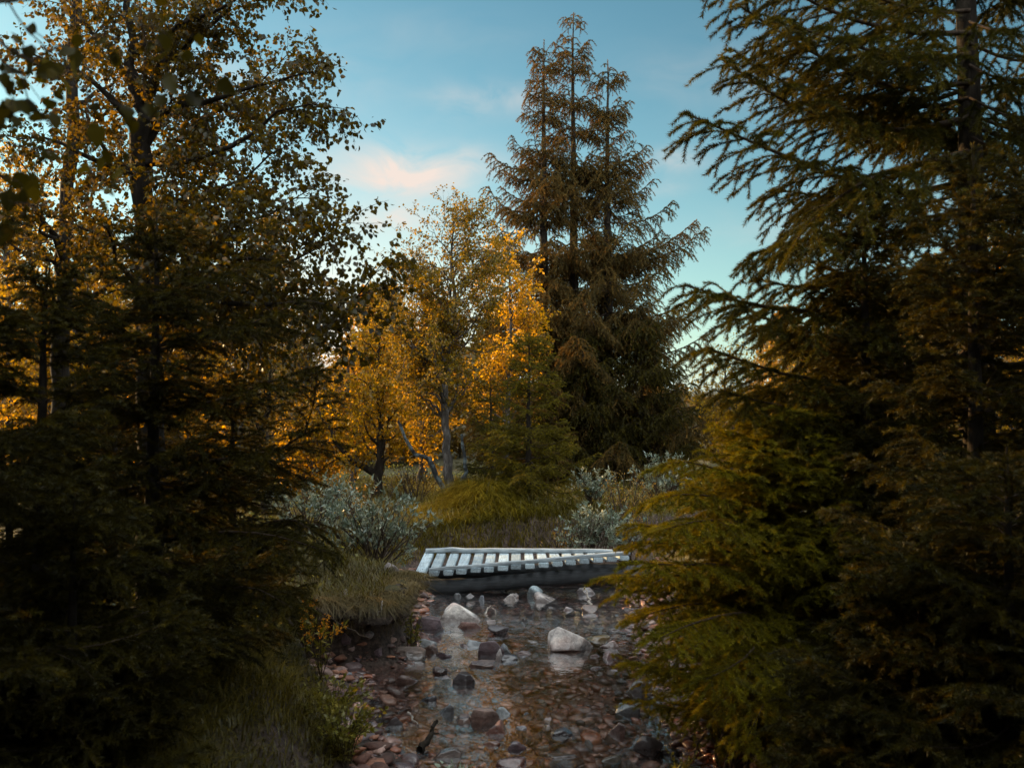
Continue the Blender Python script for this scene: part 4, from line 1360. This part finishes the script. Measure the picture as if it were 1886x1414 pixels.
bough(420, [(1880, 440, 6.8), (1970, 430, 6.6), (2080, 400, 6.4)])
spruce("spruce_tree", "large spruce with long dark boughs and thick trunk at the right", bigx, B, zt, 2.1, 71, nb=120, mat='spruce_mid', low=.12, power=.55, tw=(17, .37, .15), t3=(12, .17), nd=(1250, .031, .0036), grav=(.2, .42, .4), elev=(-.10, .6), upturn=.5,
       trunk_r=.125, extra=fr, keep=lambda e: ((e[:, 1] > 6.65) | (e[:, 2] < 2.2)) & ((e[:, 0] > bigx - 1.2) | (e[:, 1] > 7.4)), lean=(-.012, 0))
GR = "foreground spruces on the right bank"
fspruce(1800, 5.2, 245, .95, 72, "tall young spruce standing in front of the big right trunk", 110, 'spruce', group=GR, low=.25, elev=(-.1, .8))
fspruce(1600, 6.2, 345, .80, 73, "young spruce between the big right trunk and the stream", 100, 'spruce', group=GR, low=.12)
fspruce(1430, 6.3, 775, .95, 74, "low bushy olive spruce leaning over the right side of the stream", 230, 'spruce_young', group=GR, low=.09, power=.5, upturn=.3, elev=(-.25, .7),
        extra=[lim((1420, 900, 6.3), (1340, 870, 6.1), (1260, 850, 5.9), (1215, 860, 5.8)), lim((1420, 1010, 6.3), (1320, 980, 6.0), (1230, 975, 5.8), (1175, 965, 5.7)),
               lim((1420, 1080, 6.3), (1310, 1060, 6.0), (1200, 1060, 5.7), (1125, 1062, 5.6)), lim((1420, 1130, 6.3), (1320, 1110, 5.9), (1230, 1120, 5.6), (1170, 1140, 5.5)),
               lim((1430, 1160, 6.3), (1360, 1160, 5.8), (1280, 1190, 5.4), (1225, 1215, 5.3)), lim((1440, 1190, 6.3), (1400, 1220, 5.7), (1350, 1270, 5.3), (1315, 1310, 5.2)),
               lim((1420, 960, 6.3), (1340, 920, 6.0), (1250, 910, 5.8), (1195, 925, 5.7)), lim((1420, 1040, 6.3), (1320, 1010, 6.1), (1230, 1000, 5.9), (1165, 1000, 5.8)),
               lim((1420, 1060, 6.3), (1330, 1040, 5.9), (1240, 1040, 5.5), (1180, 1035, 5.3)), lim((1420, 1100, 6.3), (1320, 1080, 6.1), (1220, 1085, 6.0), (1150, 1090, 5.9)),
               lim((1430, 1130, 6.3), (1350, 1130, 5.6), (1270, 1150, 5.2), (1215, 1175, 5.0)), lim((1420, 980, 6.3), (1350, 960, 5.9), (1280, 960, 5.5), (1225, 975, 5.3)),
               lim((1430, 1150, 6.3), (1400, 1180, 5.7), (1360, 1220, 5.2), (1300, 1250, 5.0)), lim((1450, 1190, 6.3), (1430, 1240, 5.6), (1400, 1310, 5.2), (1375, 1360, 5.1))], tw=(26, .26, .12), nd=(1150, .024, .0028))
fspruce(1690, 4.5, 1000, .75, 75, "low dark spruce with a drooping rounded top at lower right", 140, 'spruce', group=GR, low=.03, power=.5)
fspruce(1850, 4.2, 800, .9, 76, "dark spruce cut by the right picture edge at the bottom", 90, 'spruce', group=GR, low=.03, power=.6)
fspruce(1560, 4.5, 1230, .5, 77, "smallest dark spruce at the bottom right corner", 80, 'spruce', group=GR, low=.03, power=.5)
fspruce(1560, 8.2, 640, 1.1, 78, "spruce in the shade behind the low bushy olive one", 90, 'spruce', group=GR, low=.05, power=.6, tw=(20, .44, .10), t3=(13, .14), nd=(700, .024, .0038))
fspruce(1930, 6.2, 150, 1.1, 79, "shaded spruce right of the big right trunk", 90, 'spruce', group=GR, low=.05, tw=(20, .44, .10), t3=(13, .14), nd=(700, .024, .0038))


# ---- shrubs
def shrub(name, label, px, d, ytop, width, seed, nst=16, mat='willow_leaf', leaf=(95, .060, .34), cat="shrub", shape='diamond', group=None, zbase=None, dense=1.0, spread=.95, xbase=None):
    rng = np.random.default_rng(seed)
    x = ((xbase or px) - 943) / FPX * d
    z = (G(x, d) if zbase is None else zbase) - .03
    base = np.array([x, d, z])
    h = W(px, ytop, d)[2] - z
    root = thing(name, label, cat, base, group)
    st = []
    for k in range(nst):
        a = rng.random() * 6.283
        rr = width * (.25 + .75 * rng.random() ** .6) * spread
        hh = h * (1 - .45 * (rr / width) ** 2) * (.78 + .3 * rng.random())
        dx = ((px - 943) / FPX * d) - x
        tip = base + [dx + math.cos(a) * rr, math.sin(a) * rr * .7, hh]
        b = base + [rng.normal() * .06, rng.normal() * .06, 0]
        mid = b + (tip - b) * .5 + [rng.normal() * .05, rng.normal() * .05, -.05 * h + .1 * h * rng.random()]
        st.append(resample([b, mid, tip], 9))
    P = np.stack(st)
    g = Geo()
    tubes(g, P, np.full((len(P), 1), .012) * np.linspace(1, .3, 9)[None], 5)
    T2, _, _ = spawn(rng, P, 11 * dense, .3, 1.0, R(42), .25, lambda s, L, r: (.12 + .25 * L * (1.1 - s)) * (.6 + .6 * r.random(len(s))), False, 0.0, 5, .06, .25)
    tubes(g, T2, np.full((len(T2), 1), .004) * np.linspace(1, .4, 5)[None], 4)
    T3, _, _ = spawn(rng, T2, 10 * dense, .3, 1.0, R(40), .25, lambda s, L, r: .06 + .08 * r.random(len(s)), False, 0.0, 3, .06, .3)
    g.obj("stems", M['twig'], root, base)
    g = Geo()
    leaves(g, rng, T3, leaf[0], leaf[1], .1, -.35, shape, leaf[2], .004)
    leaves(g, rng, T2, leaf[0] * .3, leaf[1], .6, -.35, shape, leaf[2], .004)
    g.obj("foliage", M[mat], root, base)
    return root


GW = "grey-green willow bushes around the bridge"
shrub("willow_bush", "grey-green willow bush on the left bank, nearest the bridge's left end", 690, 11.0, 905, .72, 81, 34, group=GW, xbase=690)
shrub("willow_bush", "grey-green willow bush behind the nearest one, farther left", 575, 12.0, 885, .60, 82, 28, group=GW)
shrub("willow_bush", "dim grey willow bush directly behind the bridge's right half", 1085, 13.6, 935, .45, 83, 26, group=GW)
shrub("willow_bush", "dim grey willow bush beyond the bridge, topping the yellow shrub's left", 1092, 15.8, 868, .40, 84, 24, group=GW)
shrub("willow_bush", "pale green willow bush peeping over the olive spruce, right of the bridge", 1222, 16.2, 838, .55, 85, 28, group=GW)
shrub("willow_bush", "small willow bush low behind the bridge's right end", 1150, 13.9, 945, .35, 88, 18, group=GW)
shrub("golden_shrub", "sparse yellow-orange shrub between the dim willows beyond the bridge", 1150, 14.8, 855, .38, 86, 14, 'bush_gold', (40, .035, .6))
shrub("golden_shrub", "small bright golden shrub glowing behind the left willow bush", 655, 13.4, 888, .22, 87, 9, 'bush_gold', (40, .04, .55))
shrub("golden_shrub", "yellow fern-like shrub at the grass mound's right foot", 1040, 13.6, 962, .22, 89, 9, 'bush_gold', (34, .04, .5))
shrub("dark_shrub", "dark green shrub under the young spruce right of the birch", 960, 14.8, 925, .5, 90, 14, 'herb', (30, .04, .6))
shrub("dark_shrub", "shaded shrub at the foot of the forked golden birch", 620, 15.5, 880, .6, 91, 14, 'birch_leaf', (30, .04, .6))
shrub("dark_shrub", "shaded shrub between the centre birch and the forked birch", 765, 16.8, 850, .6, 92, 16, 'birch_leaf', (30, .04, .6))
shrub("dark_shrub", "leafy shrub under the olive spruce at the right water edge", 1345, 5.7, 1330, .2, 93, 8, 'birch_leaf', (24, .03, .6))


# ---- herbs and flowers on the left bank
def flower_plant(px, py, d, seed, label):
    rng = np.random.default_rng(seed)
    p = W(px, py, d)
    base = np.array([p[0], p[1], G(p[0], p[1])])
    h = .40
    root = thing("goldenrod_plant", label, "flower", base, "orange flowering plants on the bank")
    st = [resample([base, base + [rng.normal() * .03, rng.normal() * .03, h * .5], base + [rng.normal() * .09, rng.normal() * .06, h * (.65 + .4 * rng.random())]], 7) for k in range(6)]
    P = np.stack(st)
    g = Geo()
    tubes(g, P, np.full((len(P), 1), .003) * np.linspace(1, .5, 7)[None], 4)
    g.obj("stems", M['twig'], root, base)
    g = Geo()
    leaves(g, rng, P, 60, .055, .1, -.1, 'diamond', .25, .004)
    g.obj("foliage", M['herb'], root, base)
    tip, _, _ = spawn(rng, P, 60, .74, 1.0, R(60), .3, lambda s, L, r: .02 + .02 * r.random(len(s)), False, 0, 3, .05, .2)
    g = Geo()
    leaves(g, rng, tip, 260, .014, .1, -.2, 'diamond', .7, .006, 4)
    g.obj("blossom", M['flower'], root, base)


flower_plant(565, 1165, 6.7, 3, "orange flowering goldenrod at the edge of the eroded bank")
flower_plant(592, 1180, 6.6, 4, "shorter orange goldenrod just right of the taller one")


def herb(px, py, d, h, w, seed, label, mat='herb', n=14, size=.05, name="leafy_plant"):
    rng = np.random.default_rng(seed)
    p = W(px, py, d)
    base = np.array([p[0], p[1], G(p[0], p[1])])
    root = thing(name, label, "plant", base)
    st = []
    for k in range(n):
        a = rng.random() * 6.283
        r_ = w * rng.random() ** .5
        st.append(resample([base + [rng.normal() * .03, rng.normal() * .03, 0], base + [math.cos(a) * r_ * .5, math.sin(a) * r_ * .5, h * .6], base + [math.cos(a) * r_, math.sin(a) * r_, h * (.6 + .5 * rng.random())]], 6))
    P = np.stack(st)
    g = Geo()
    tubes(g, P, np.full((len(P), 1), .003) * np.linspace(1, .5, 6)[None], 4)
    g.obj("stems", M['twig'], root, base)
    g = Geo()
    leaves(g, rng, P, 60, size, .15, 0.0, 'ovate', .5, .006)
    g.obj("foliage", M[mat], root, base)


herb(630, 1340, 5.5, .30, .26, 11, "yellow-green leafy plant on the left bank by the water", n=60, size=.032)
herb(615, 1275, 6.0, .26, .26, 12, "yellow-green leafy plant behind the one at the water", n=50, size=.032)
herb(760, 1150, 8.6, .30, .12, 13, "yellow leafy tuft hanging at the corner of the overhanging bank", n=14, size=.035)
herb(840, 1412, 5.75, .10, .10, 14, "pale green broad-leaved sprout among stones at the bottom", 'pale_leaf', 8, .05)
herb(1255, 1385, 5.7, .18, .16, 15, "yellow-leaved plant at the right water edge by the black boulder", n=10, size=.03)


# ---- sticks
def stick(name, label, pts, r, mat='dead_wood', side=3, seed=0):
    rng = np.random.default_rng(seed)
    q = resample(pts, 12)
    q[1:-1] += rng.normal(size=(10, 3)) * .006
    base = q[0]
    g = Geo()
    tubes(g, q[None], np.linspace(r, r * .45, 12)[None], 7)
    k2, _, _ = spawn(rng, q[None], side / max(plen(q[None])[0], .1), .3, .95, R(45), .3, lambda s, L, r_: L * .2 * (.5 + r_.random(len(s))), False, 0, 4, .08)
    tubes(g, k2, np.full((len(k2), 1), r * .45) * np.linspace(1, .4, 4)[None], 5)
    o = g.obj(name, M[mat], None, base, True)
    return tag(o, label, "branch")


stick("fallen_branch", "dark thin fallen branch slanting down the eroded bank face", [W(578, 1118, 7.6), W(625, 1148, 7.5), W(682, 1176, 7.4)], .010, 'twig', 2, 1)
stick("bare_root", "short pale bare root hanging from the overhanging bank", [W(704, 1106, 7.95), W(703, 1122, 7.9), W(696, 1132, 7.88)], .008, 'dead_wood', 1, 2)
stick("driftwood", "pale stick standing in stones below the bridge's right end", [hit(1088, 1118)[0] + [0, 0, .02], hit(1078, 1110)[0] + [0, .1, .16]], .016, 'dead_wood', 1, 3)
stick("driftwood", "curved pale driftwood arching beside the big cream-white boulder", [hit(893, 1135)[0] + [0, 0, .01], hit(902, 1130)[0] + [0, 0, .08], hit(915, 1133)[0] + [0, 0, .02]], .010, 'dead_wood', 1, 4)
stick("driftwood", "short pinkish stick lying among the near-left stones", [hit(752, 1325)[0] + [0, 0, .05], hit(771, 1342)[0] + [0, 0, .03]], .010, 'dead_wood', 1, 5)
stick("driftwood", "black wet crooked branch stub in the near-left water", [hit(772, 1392)[0] + [0, 0, .04], hit(790, 1380)[0] + [0, 0, .07], hit(800, 1372)[0] + [0, 0, .12], hit(806, 1370)[0] + [0, 0, .15]], .024, 'bark_dark', 2, 6)
stick("dead_branch", "dead crooked branch dipping into the water at the lower right", [W(1330, 1300, 5.6), W(1290, 1360, 5.55), W(1270, 1405, 5.5)], .010, 'twig', 4, 7)


# ------------------------------------------------------------------ grass, undergrowth, far trees
def blades(g, rng, x, y, h, wd, bend_, hang=0.0, z=None):
    n = len(x)
    z = gz(x, y) - .01 if z is None else z
    a = rng.random(n) * 6.283
    dirx, diry = np.cos(a), np.sin(a)
    wx_, wy_ = -np.sin(a) * wd * .5, np.cos(a) * wd * .5
    b = bend_ * (.4 + rng.random(n)) * h
    def pt(t):
        return np.stack([x + dirx * b * t ** 2, y + diry * b * t ** 2, z + h * (t - hang * t ** 2.5)], 1)
    side = np.stack([wx_, wy_, np.zeros(n)], 1)
    p0, p1, p2, p3 = pt(0), pt(.4), pt(.75), pt(1.0)
    V = np.stack([p0 - side, p0 + side, p1 - side * .85, p1 + side * .85, p2 - side * .55, p2 + side * .55, p3], 1).reshape(-1, 3)
    o = (np.arange(n) * 7)[:, None, None]
    F4 = (np.array([[0, 1, 3, 2], [2, 3, 5, 4]])[None] + o).reshape(-1, 4)
    F3 = (np.array([[4, 5, 6]])[None] + o).reshape(-1, 3)
    rn = np.clip(vnoise(x * 3, y * 3, 8) * .55 + .45 * rng.random(n), 0, 1)
    g.add(V, F4, np.repeat(rn, 7))
    g.f3.append(F3 + g.n - len(V))


rng = np.random.default_rng(77)
def region(n, x0, x1, y0, y1, zmin=.16):
    x = x0 + (x1 - x0) * rng.random(n)
    y = y0 + (y1 - y0) * rng.random(n)
    e = .06
    slope = np.hypot(gz(x + e, y) - gz(x - e, y), gz(x, y + e) - gz(x, y - e)) / (2 * e)
    k = (gz(x, y) > zmin) & ((slope < 1.0) | (y < 6.7) | (y > 9.8)) & (rng.random(n) < .25 + 1.1 * vnoise(x * 2.2, y * 2.2, 3))
    return x[k], y[k]


g = Geo()
x, y = region(52000, -4.2, -.7, 4.2, 8.2)
blades(g, rng, x, y, (.07 + .17 * rng.random(len(x))) * (.55 + .8 * vnoise(x * 2.5, y * 2.5, 66)), .006, 1.0, .6)
x, y = region(30000, -5.5, -.75, 8.2, 14)
blades(g, rng, x, y, .10 + .14 * rng.random(len(x)), .008, .7, .3)
x, y = region(14000, .9, 5, 4.2, 13)
blades(g, rng, x, y, .14 + .14 * rng.random(len(x)), .007, .7, .3)
x, y = region(46000, -5, 6, 13, 22)
blades(g, rng, x, y, .16 + .18 * rng.random(len(x)), .012, .6, .3)
tag(g.obj("grass", M['grass'], None), "olive green grass covering both banks of the stream", "grass", None, 'stuff')
# turf fringe hanging over the eroded edge, and drier grass on its top
g = Geo()
n = 4500
y = 7.6 + 3.6 * rng.random(n)
xl, xr = edges(y)
x = xl - .22 + .22 * rng.random(n)
k = gz(x, y) > .42
x, y = x[k], y[k]
blades(g, rng, x, y, .06 + .09 * rng.random(len(x)), .005, 1.2, 1.3)
x, y = region(9000, -2.6, -1.0, 8.0, 10.5, .35)
blades(g, rng, x, y, .06 + .08 * rng.random(len(x)), .006, .8, .3)
tag(g.obj("dry_grass", M['dry_grass'], None), "brownish dry grass fringing the eroded edge of the left bank", "grass", None, 'stuff')
# the turf lip that overhangs the eroded face
lipxy = np.array([[-2.0, 7.92], [-1.7, 7.98], [-1.42, 8.0], [-1.2, 7.98], [-1.04, 8.12], [-.97, 8.4], [-.95, 8.8], [-.98, 9.3], [-1.05, 9.8]])
lip = resample(np.c_[lipxy, np.zeros(9)], 90)
lip[:, :2] += np.stack([fbm(lip[:, 0] * 7, lip[:, 1] * 7, 3, 71), fbm(lip[:, 0] * 7, lip[:, 1] * 7, 3, 72)], 1) * .30
inx = lip[:, 0] - .30
iny = lip[:, 1] + .18
lz = np.maximum(gz(inx, iny), .42) - .05
gl_ = Geo()
sd_ = 14
Tn = nrm(np.gradient(lip[:, :2], axis=0))
out_ = np.stack([Tn[:, 1], -Tn[:, 0]], 1)
Vv = []
for i in range(90):
    for j in range(sd_):
        a_ = 2 * math.pi * j / sd_
        r_ = 1 + .85 * mnoise.noise(Vector((lip[i, 0] * 9, lip[i, 1] * 9, j * .8)))
        o_ = math.cos(a_) * .17 * r_ - .08
        u_ = math.sin(a_) * .065 * r_ * (1.5 if a_ > math.pi else 1)
        Vv.append([lip[i, 0] + out_[i, 0] * o_, lip[i, 1] + out_[i, 1] * o_, lz[i] + u_])
ix = np.arange(90 * sd_).reshape(90, sd_)
gl_.add(np.array(Vv), np.stack([ix[:-1], np.roll(ix[:-1], -1, 1), np.roll(ix[1:], -1, 1), ix[1:]], -1).reshape(-1, 4))
tag(gl_.obj("ground_turf", M['ground'], smooth=True), kind='structure')
g = Geo()
n = 8000
k = rng.integers(0, 90, n)
o_ = -.24 + .30 * rng.random(n)
x = lip[k, 0] + out_[k, 0] * o_ + rng.normal(size=n) * .02
y = lip[k, 1] + out_[k, 1] * o_ + rng.normal(size=n) * .02
cl_ = vnoise(x * 6, y * 6, 33)
blades(g, rng, x, y, (.05 + .20 * rng.random(n)) * (.4 + 1.0 * cl_), .006, 1.4, 1.25, lz[k] + .04)
k = rng.integers(0, 90, 900)          # root fibres under the lip
x = lip[k, 0] + out_[k, 0] * (.02 + .05 * rng.random(900))
y = lip[k, 1] + out_[k, 1] * (.02 + .05 * rng.random(900))
blades(g, rng, x, y, -.06 - .14 * rng.random(900), .003, .5, .1, lz[k] - .04)
tag(g.obj("turf_grass", M['dry_grass'], None), "tufty dry grass and root fibres on the overhanging turf edge", "grass", None, 'stuff')
for k in range(9):
    x = [-1.55, -1.42, -1.30, -1.18, -1.48, -1.25, -1.36, -1.62, -1.1][k]
    zt_ = [.22, .34, .18, .28, .12, .10, .26, .32, .14][k]
    yy = 7.75
    while G(x, yy) < zt_ and yy < 8.6:
        yy += .01
    o = bpy.data.objects.new("stone", VAR[k % 14])
    COL.objects.link(o)
    q = rs.uniform(.06, .13)
    o.scale = (q, q * .8, q * .75)
    o.location = (x, yy, zt_)
    o.rotation_euler = (rs.random(), rs.random(), rs.random() * 6)
    o.color = (*rs.choice([GREY, BROWN, PINK, PURP]), 1.0)
    tag(o, "small stone bedded in the dark eroded face of the left bank", "stone", "stones bedded in the eroded bank")
# long combed grass on the mound behind the bridge
g = Geo()
n = 15000
x = -.52 + rng.normal(size=n) * .44
y = 15.1 + rng.normal(size=n) * .55
k = (gz(x, y) > .2) & (y > 13.0)
x, y = x[k], y[k]
blades(g, rng, x, y, (.12 + .24 * rng.random(len(x))) * (.6 + .8 * vnoise(x * 4, y * 4, 55)), .009, 1.5, .9)
x2 = -1.6 + 4.0 * rng.random(15000)
y2 = 12.7 + 2.0 * rng.random(15000)
k = gz(x2, y2) > .12
blades(g, rng, x2[k], y2[k], .10 + .12 * rng.random(k.sum()), .010, .8, .4)
tag(g.obj("mound_grass", M['mound'], None), "long soft olive grass draping the mound behind the bridge", "grass", None, 'stuff')

# ground cover of bilberry and heather under the trees
g = Geo()
n = 42000
x = -9 + 19 * rng.random(n)
y = 5 + 22 * rng.random(n)
z = gz(x, y)
k = (z > .25) & ((x < -1.6) | (x > 1.6) | (y > 15.6)) & (vnoise(x * 1.3, y * 1.3, 12) > .35)
x, y, z = x[k], y[k], z[k]
n = len(x)
pos = np.stack([x, y, z + .03 + .30 * rng.random(n) * vnoise(x * 1.7, y * 1.7, 14)], 1)
dd = nrm(rng.normal(size=(n, 3)))
ww = nrm(np.cross(dd, rng.normal(size=(n, 3))))
put_leaves(g, pos, dd, ww, np.cross(dd, ww), (.03 + .03 * rng.random(n))[:, None], rng.random(n), 'diamond', .6, rng)
tag(g.obj("undergrowth", M['herb'], None), "low leafy ground cover under the trees on both banks", "undergrowth", None, 'stuff')

# the wood farther off, one mass
g = Geo()
gt = Geo()
P_, R_ = [], []
for k in range(230):
    az_ = rng.uniform(-.85, .85)
    dist = rng.uniform(25, 60)
    tx, ty = math.tan(az_) * dist, dist
    pxk = 943 + FPX * tx / ty
    if 1150 < pxk < 1420:
        hh = rng.uniform(1.3, 2.4)
    elif 570 < pxk < 660:
        hh = rng.uniform(2.0, 3.6)
    else:
        hh = rng.uniform(3.0, 7.0) * (1.15 if pxk < 500 else .85)
    zz = G(tx, ty)
    P_.append(resample([[tx, ty, zz], [tx + rng.normal() * .1, ty, zz + hh * .5], [tx, ty, zz + hh]], 6))
    R_.append(np.linspace(.09, .015, 6))
    n = int(700 + hh * 520)
    u = rng.random(n)
    rad = hh * .28 * np.sqrt(rng.random(n)) * np.interp(u, [0, .25, .6, 1], [.6, 1, .8, .15])
    aa = rng.random(n) * 6.283
    cl = rng.normal(size=(n, 3)) * .05
    pos = np.stack([tx + rad * np.cos(aa), ty + rad * np.sin(aa), zz + hh * (.05 + .97 * u)], 1) + cl
    cell = np.floor(pos * 2.2)
    keepm = vnoise(cell[:, 0] * 1.7 + cell[:, 2] * 3.1, cell[:, 1] * 1.3 + cell[:, 2], 91) > .25
    pos = pos[keepm]
    n = len(pos)
    dd = nrm(rng.normal(size=(n, 3)))
    ww = nrm(np.cross(dd, rng.normal(size=(n, 3))))
    tone = rng.random() * .6
    put_leaves(g, pos, dd, ww, np.cross(dd, ww), (.11 + .12 * rng.random(n))[:, None], np.clip(tone + .4 * rng.random(n), 0, 1), 'diamond', .7, rng)
tubes(g, np.stack(P_), np.stack(R_), 5, np.zeros(len(P_)))
tag(g.obj("treeline", M['far_leaf'], None), "mixed wood of low trees closing the view far behind", "forest", None, 'stuff')

# unseen dark spruces added beside and behind the viewpoint to block fill and sun
rng = np.random.default_rng(91)
g = Geo()
P_, R_ = [], []
for (tx, ty, hh) in [(-3.5, 1.0, 8), (-4.3, 3.2, 9), (-4.9, 5.6, 9), (-5.8, 7.9, 9.5), (-3.4, -1.5, 9), (-3.2, -4.2, 10), (-6.2, .5, 10), (-7.4, 5.0, 10),
                     (3.5, 1.2, 8), (4.3, 3.2, 9), (3.4, -1.6, 9), (5.2, 5.2, 9), (3.3, -4.6, 10), (6.0, 7.4, 9), (6.2, 1.0, 10), (-2.5, 1.3, 6.5), (2.6, 1.7, 6.5), (-2.2, -.8, 7), (2.3, -.8, 7), (-2.3, -2.8, 8), (2.4, -3.0, 8), (-1.4, -4.4, 8.5), (1.4, -4.6, 8.5), (0, -5.8, 9), (-1.8, -6.6, 9.5), (1.9, -6.8, 9.5), (-5.2, -2.5, 10), (5.2, -2.5, 10)]:
    zz = G(tx, ty)
    P_.append(resample([[tx, ty, zz], [tx + .05, ty, zz + hh * .5], [tx, ty, zz + hh]], 8))
    R_.append(np.linspace(.13, .015, 8))
    n = 13000
    u = rng.random(n) ** 1.25
    rad = ((.85 if hh < 8 else 1.25) * (1 - u) ** .75 + .1) * np.sqrt(rng.random(n)) * (.75 + .35 * np.sin(u * 70))
    aa = rng.random(n) * 6.283
    pos = np.stack([tx + rad * np.cos(aa), ty + rad * np.sin(aa), zz + .2 + (hh - .2) * u - rad * .25], 1)
    dd = nrm(np.stack([np.cos(aa), np.sin(aa), -.5 + 0 * aa], 1) + rng.normal(size=(n, 3)) * .4)
    ww = nrm(np.cross(dd, rng.normal(size=(n, 3))))
    put_leaves(g, pos, dd, ww, np.cross(dd, ww), (.16 + .10 * rng.random(n))[:, None], .5 * rng.random(n), 'diamond', .35, rng)
tubes(g, np.stack(P_), np.stack(R_), 7, np.zeros(len(P_)))
tag(g.obj("shading_woods", M['spruce'], None), "unseen dark spruce wood added beside and behind the view to block light", "forest", None, 'stuff')
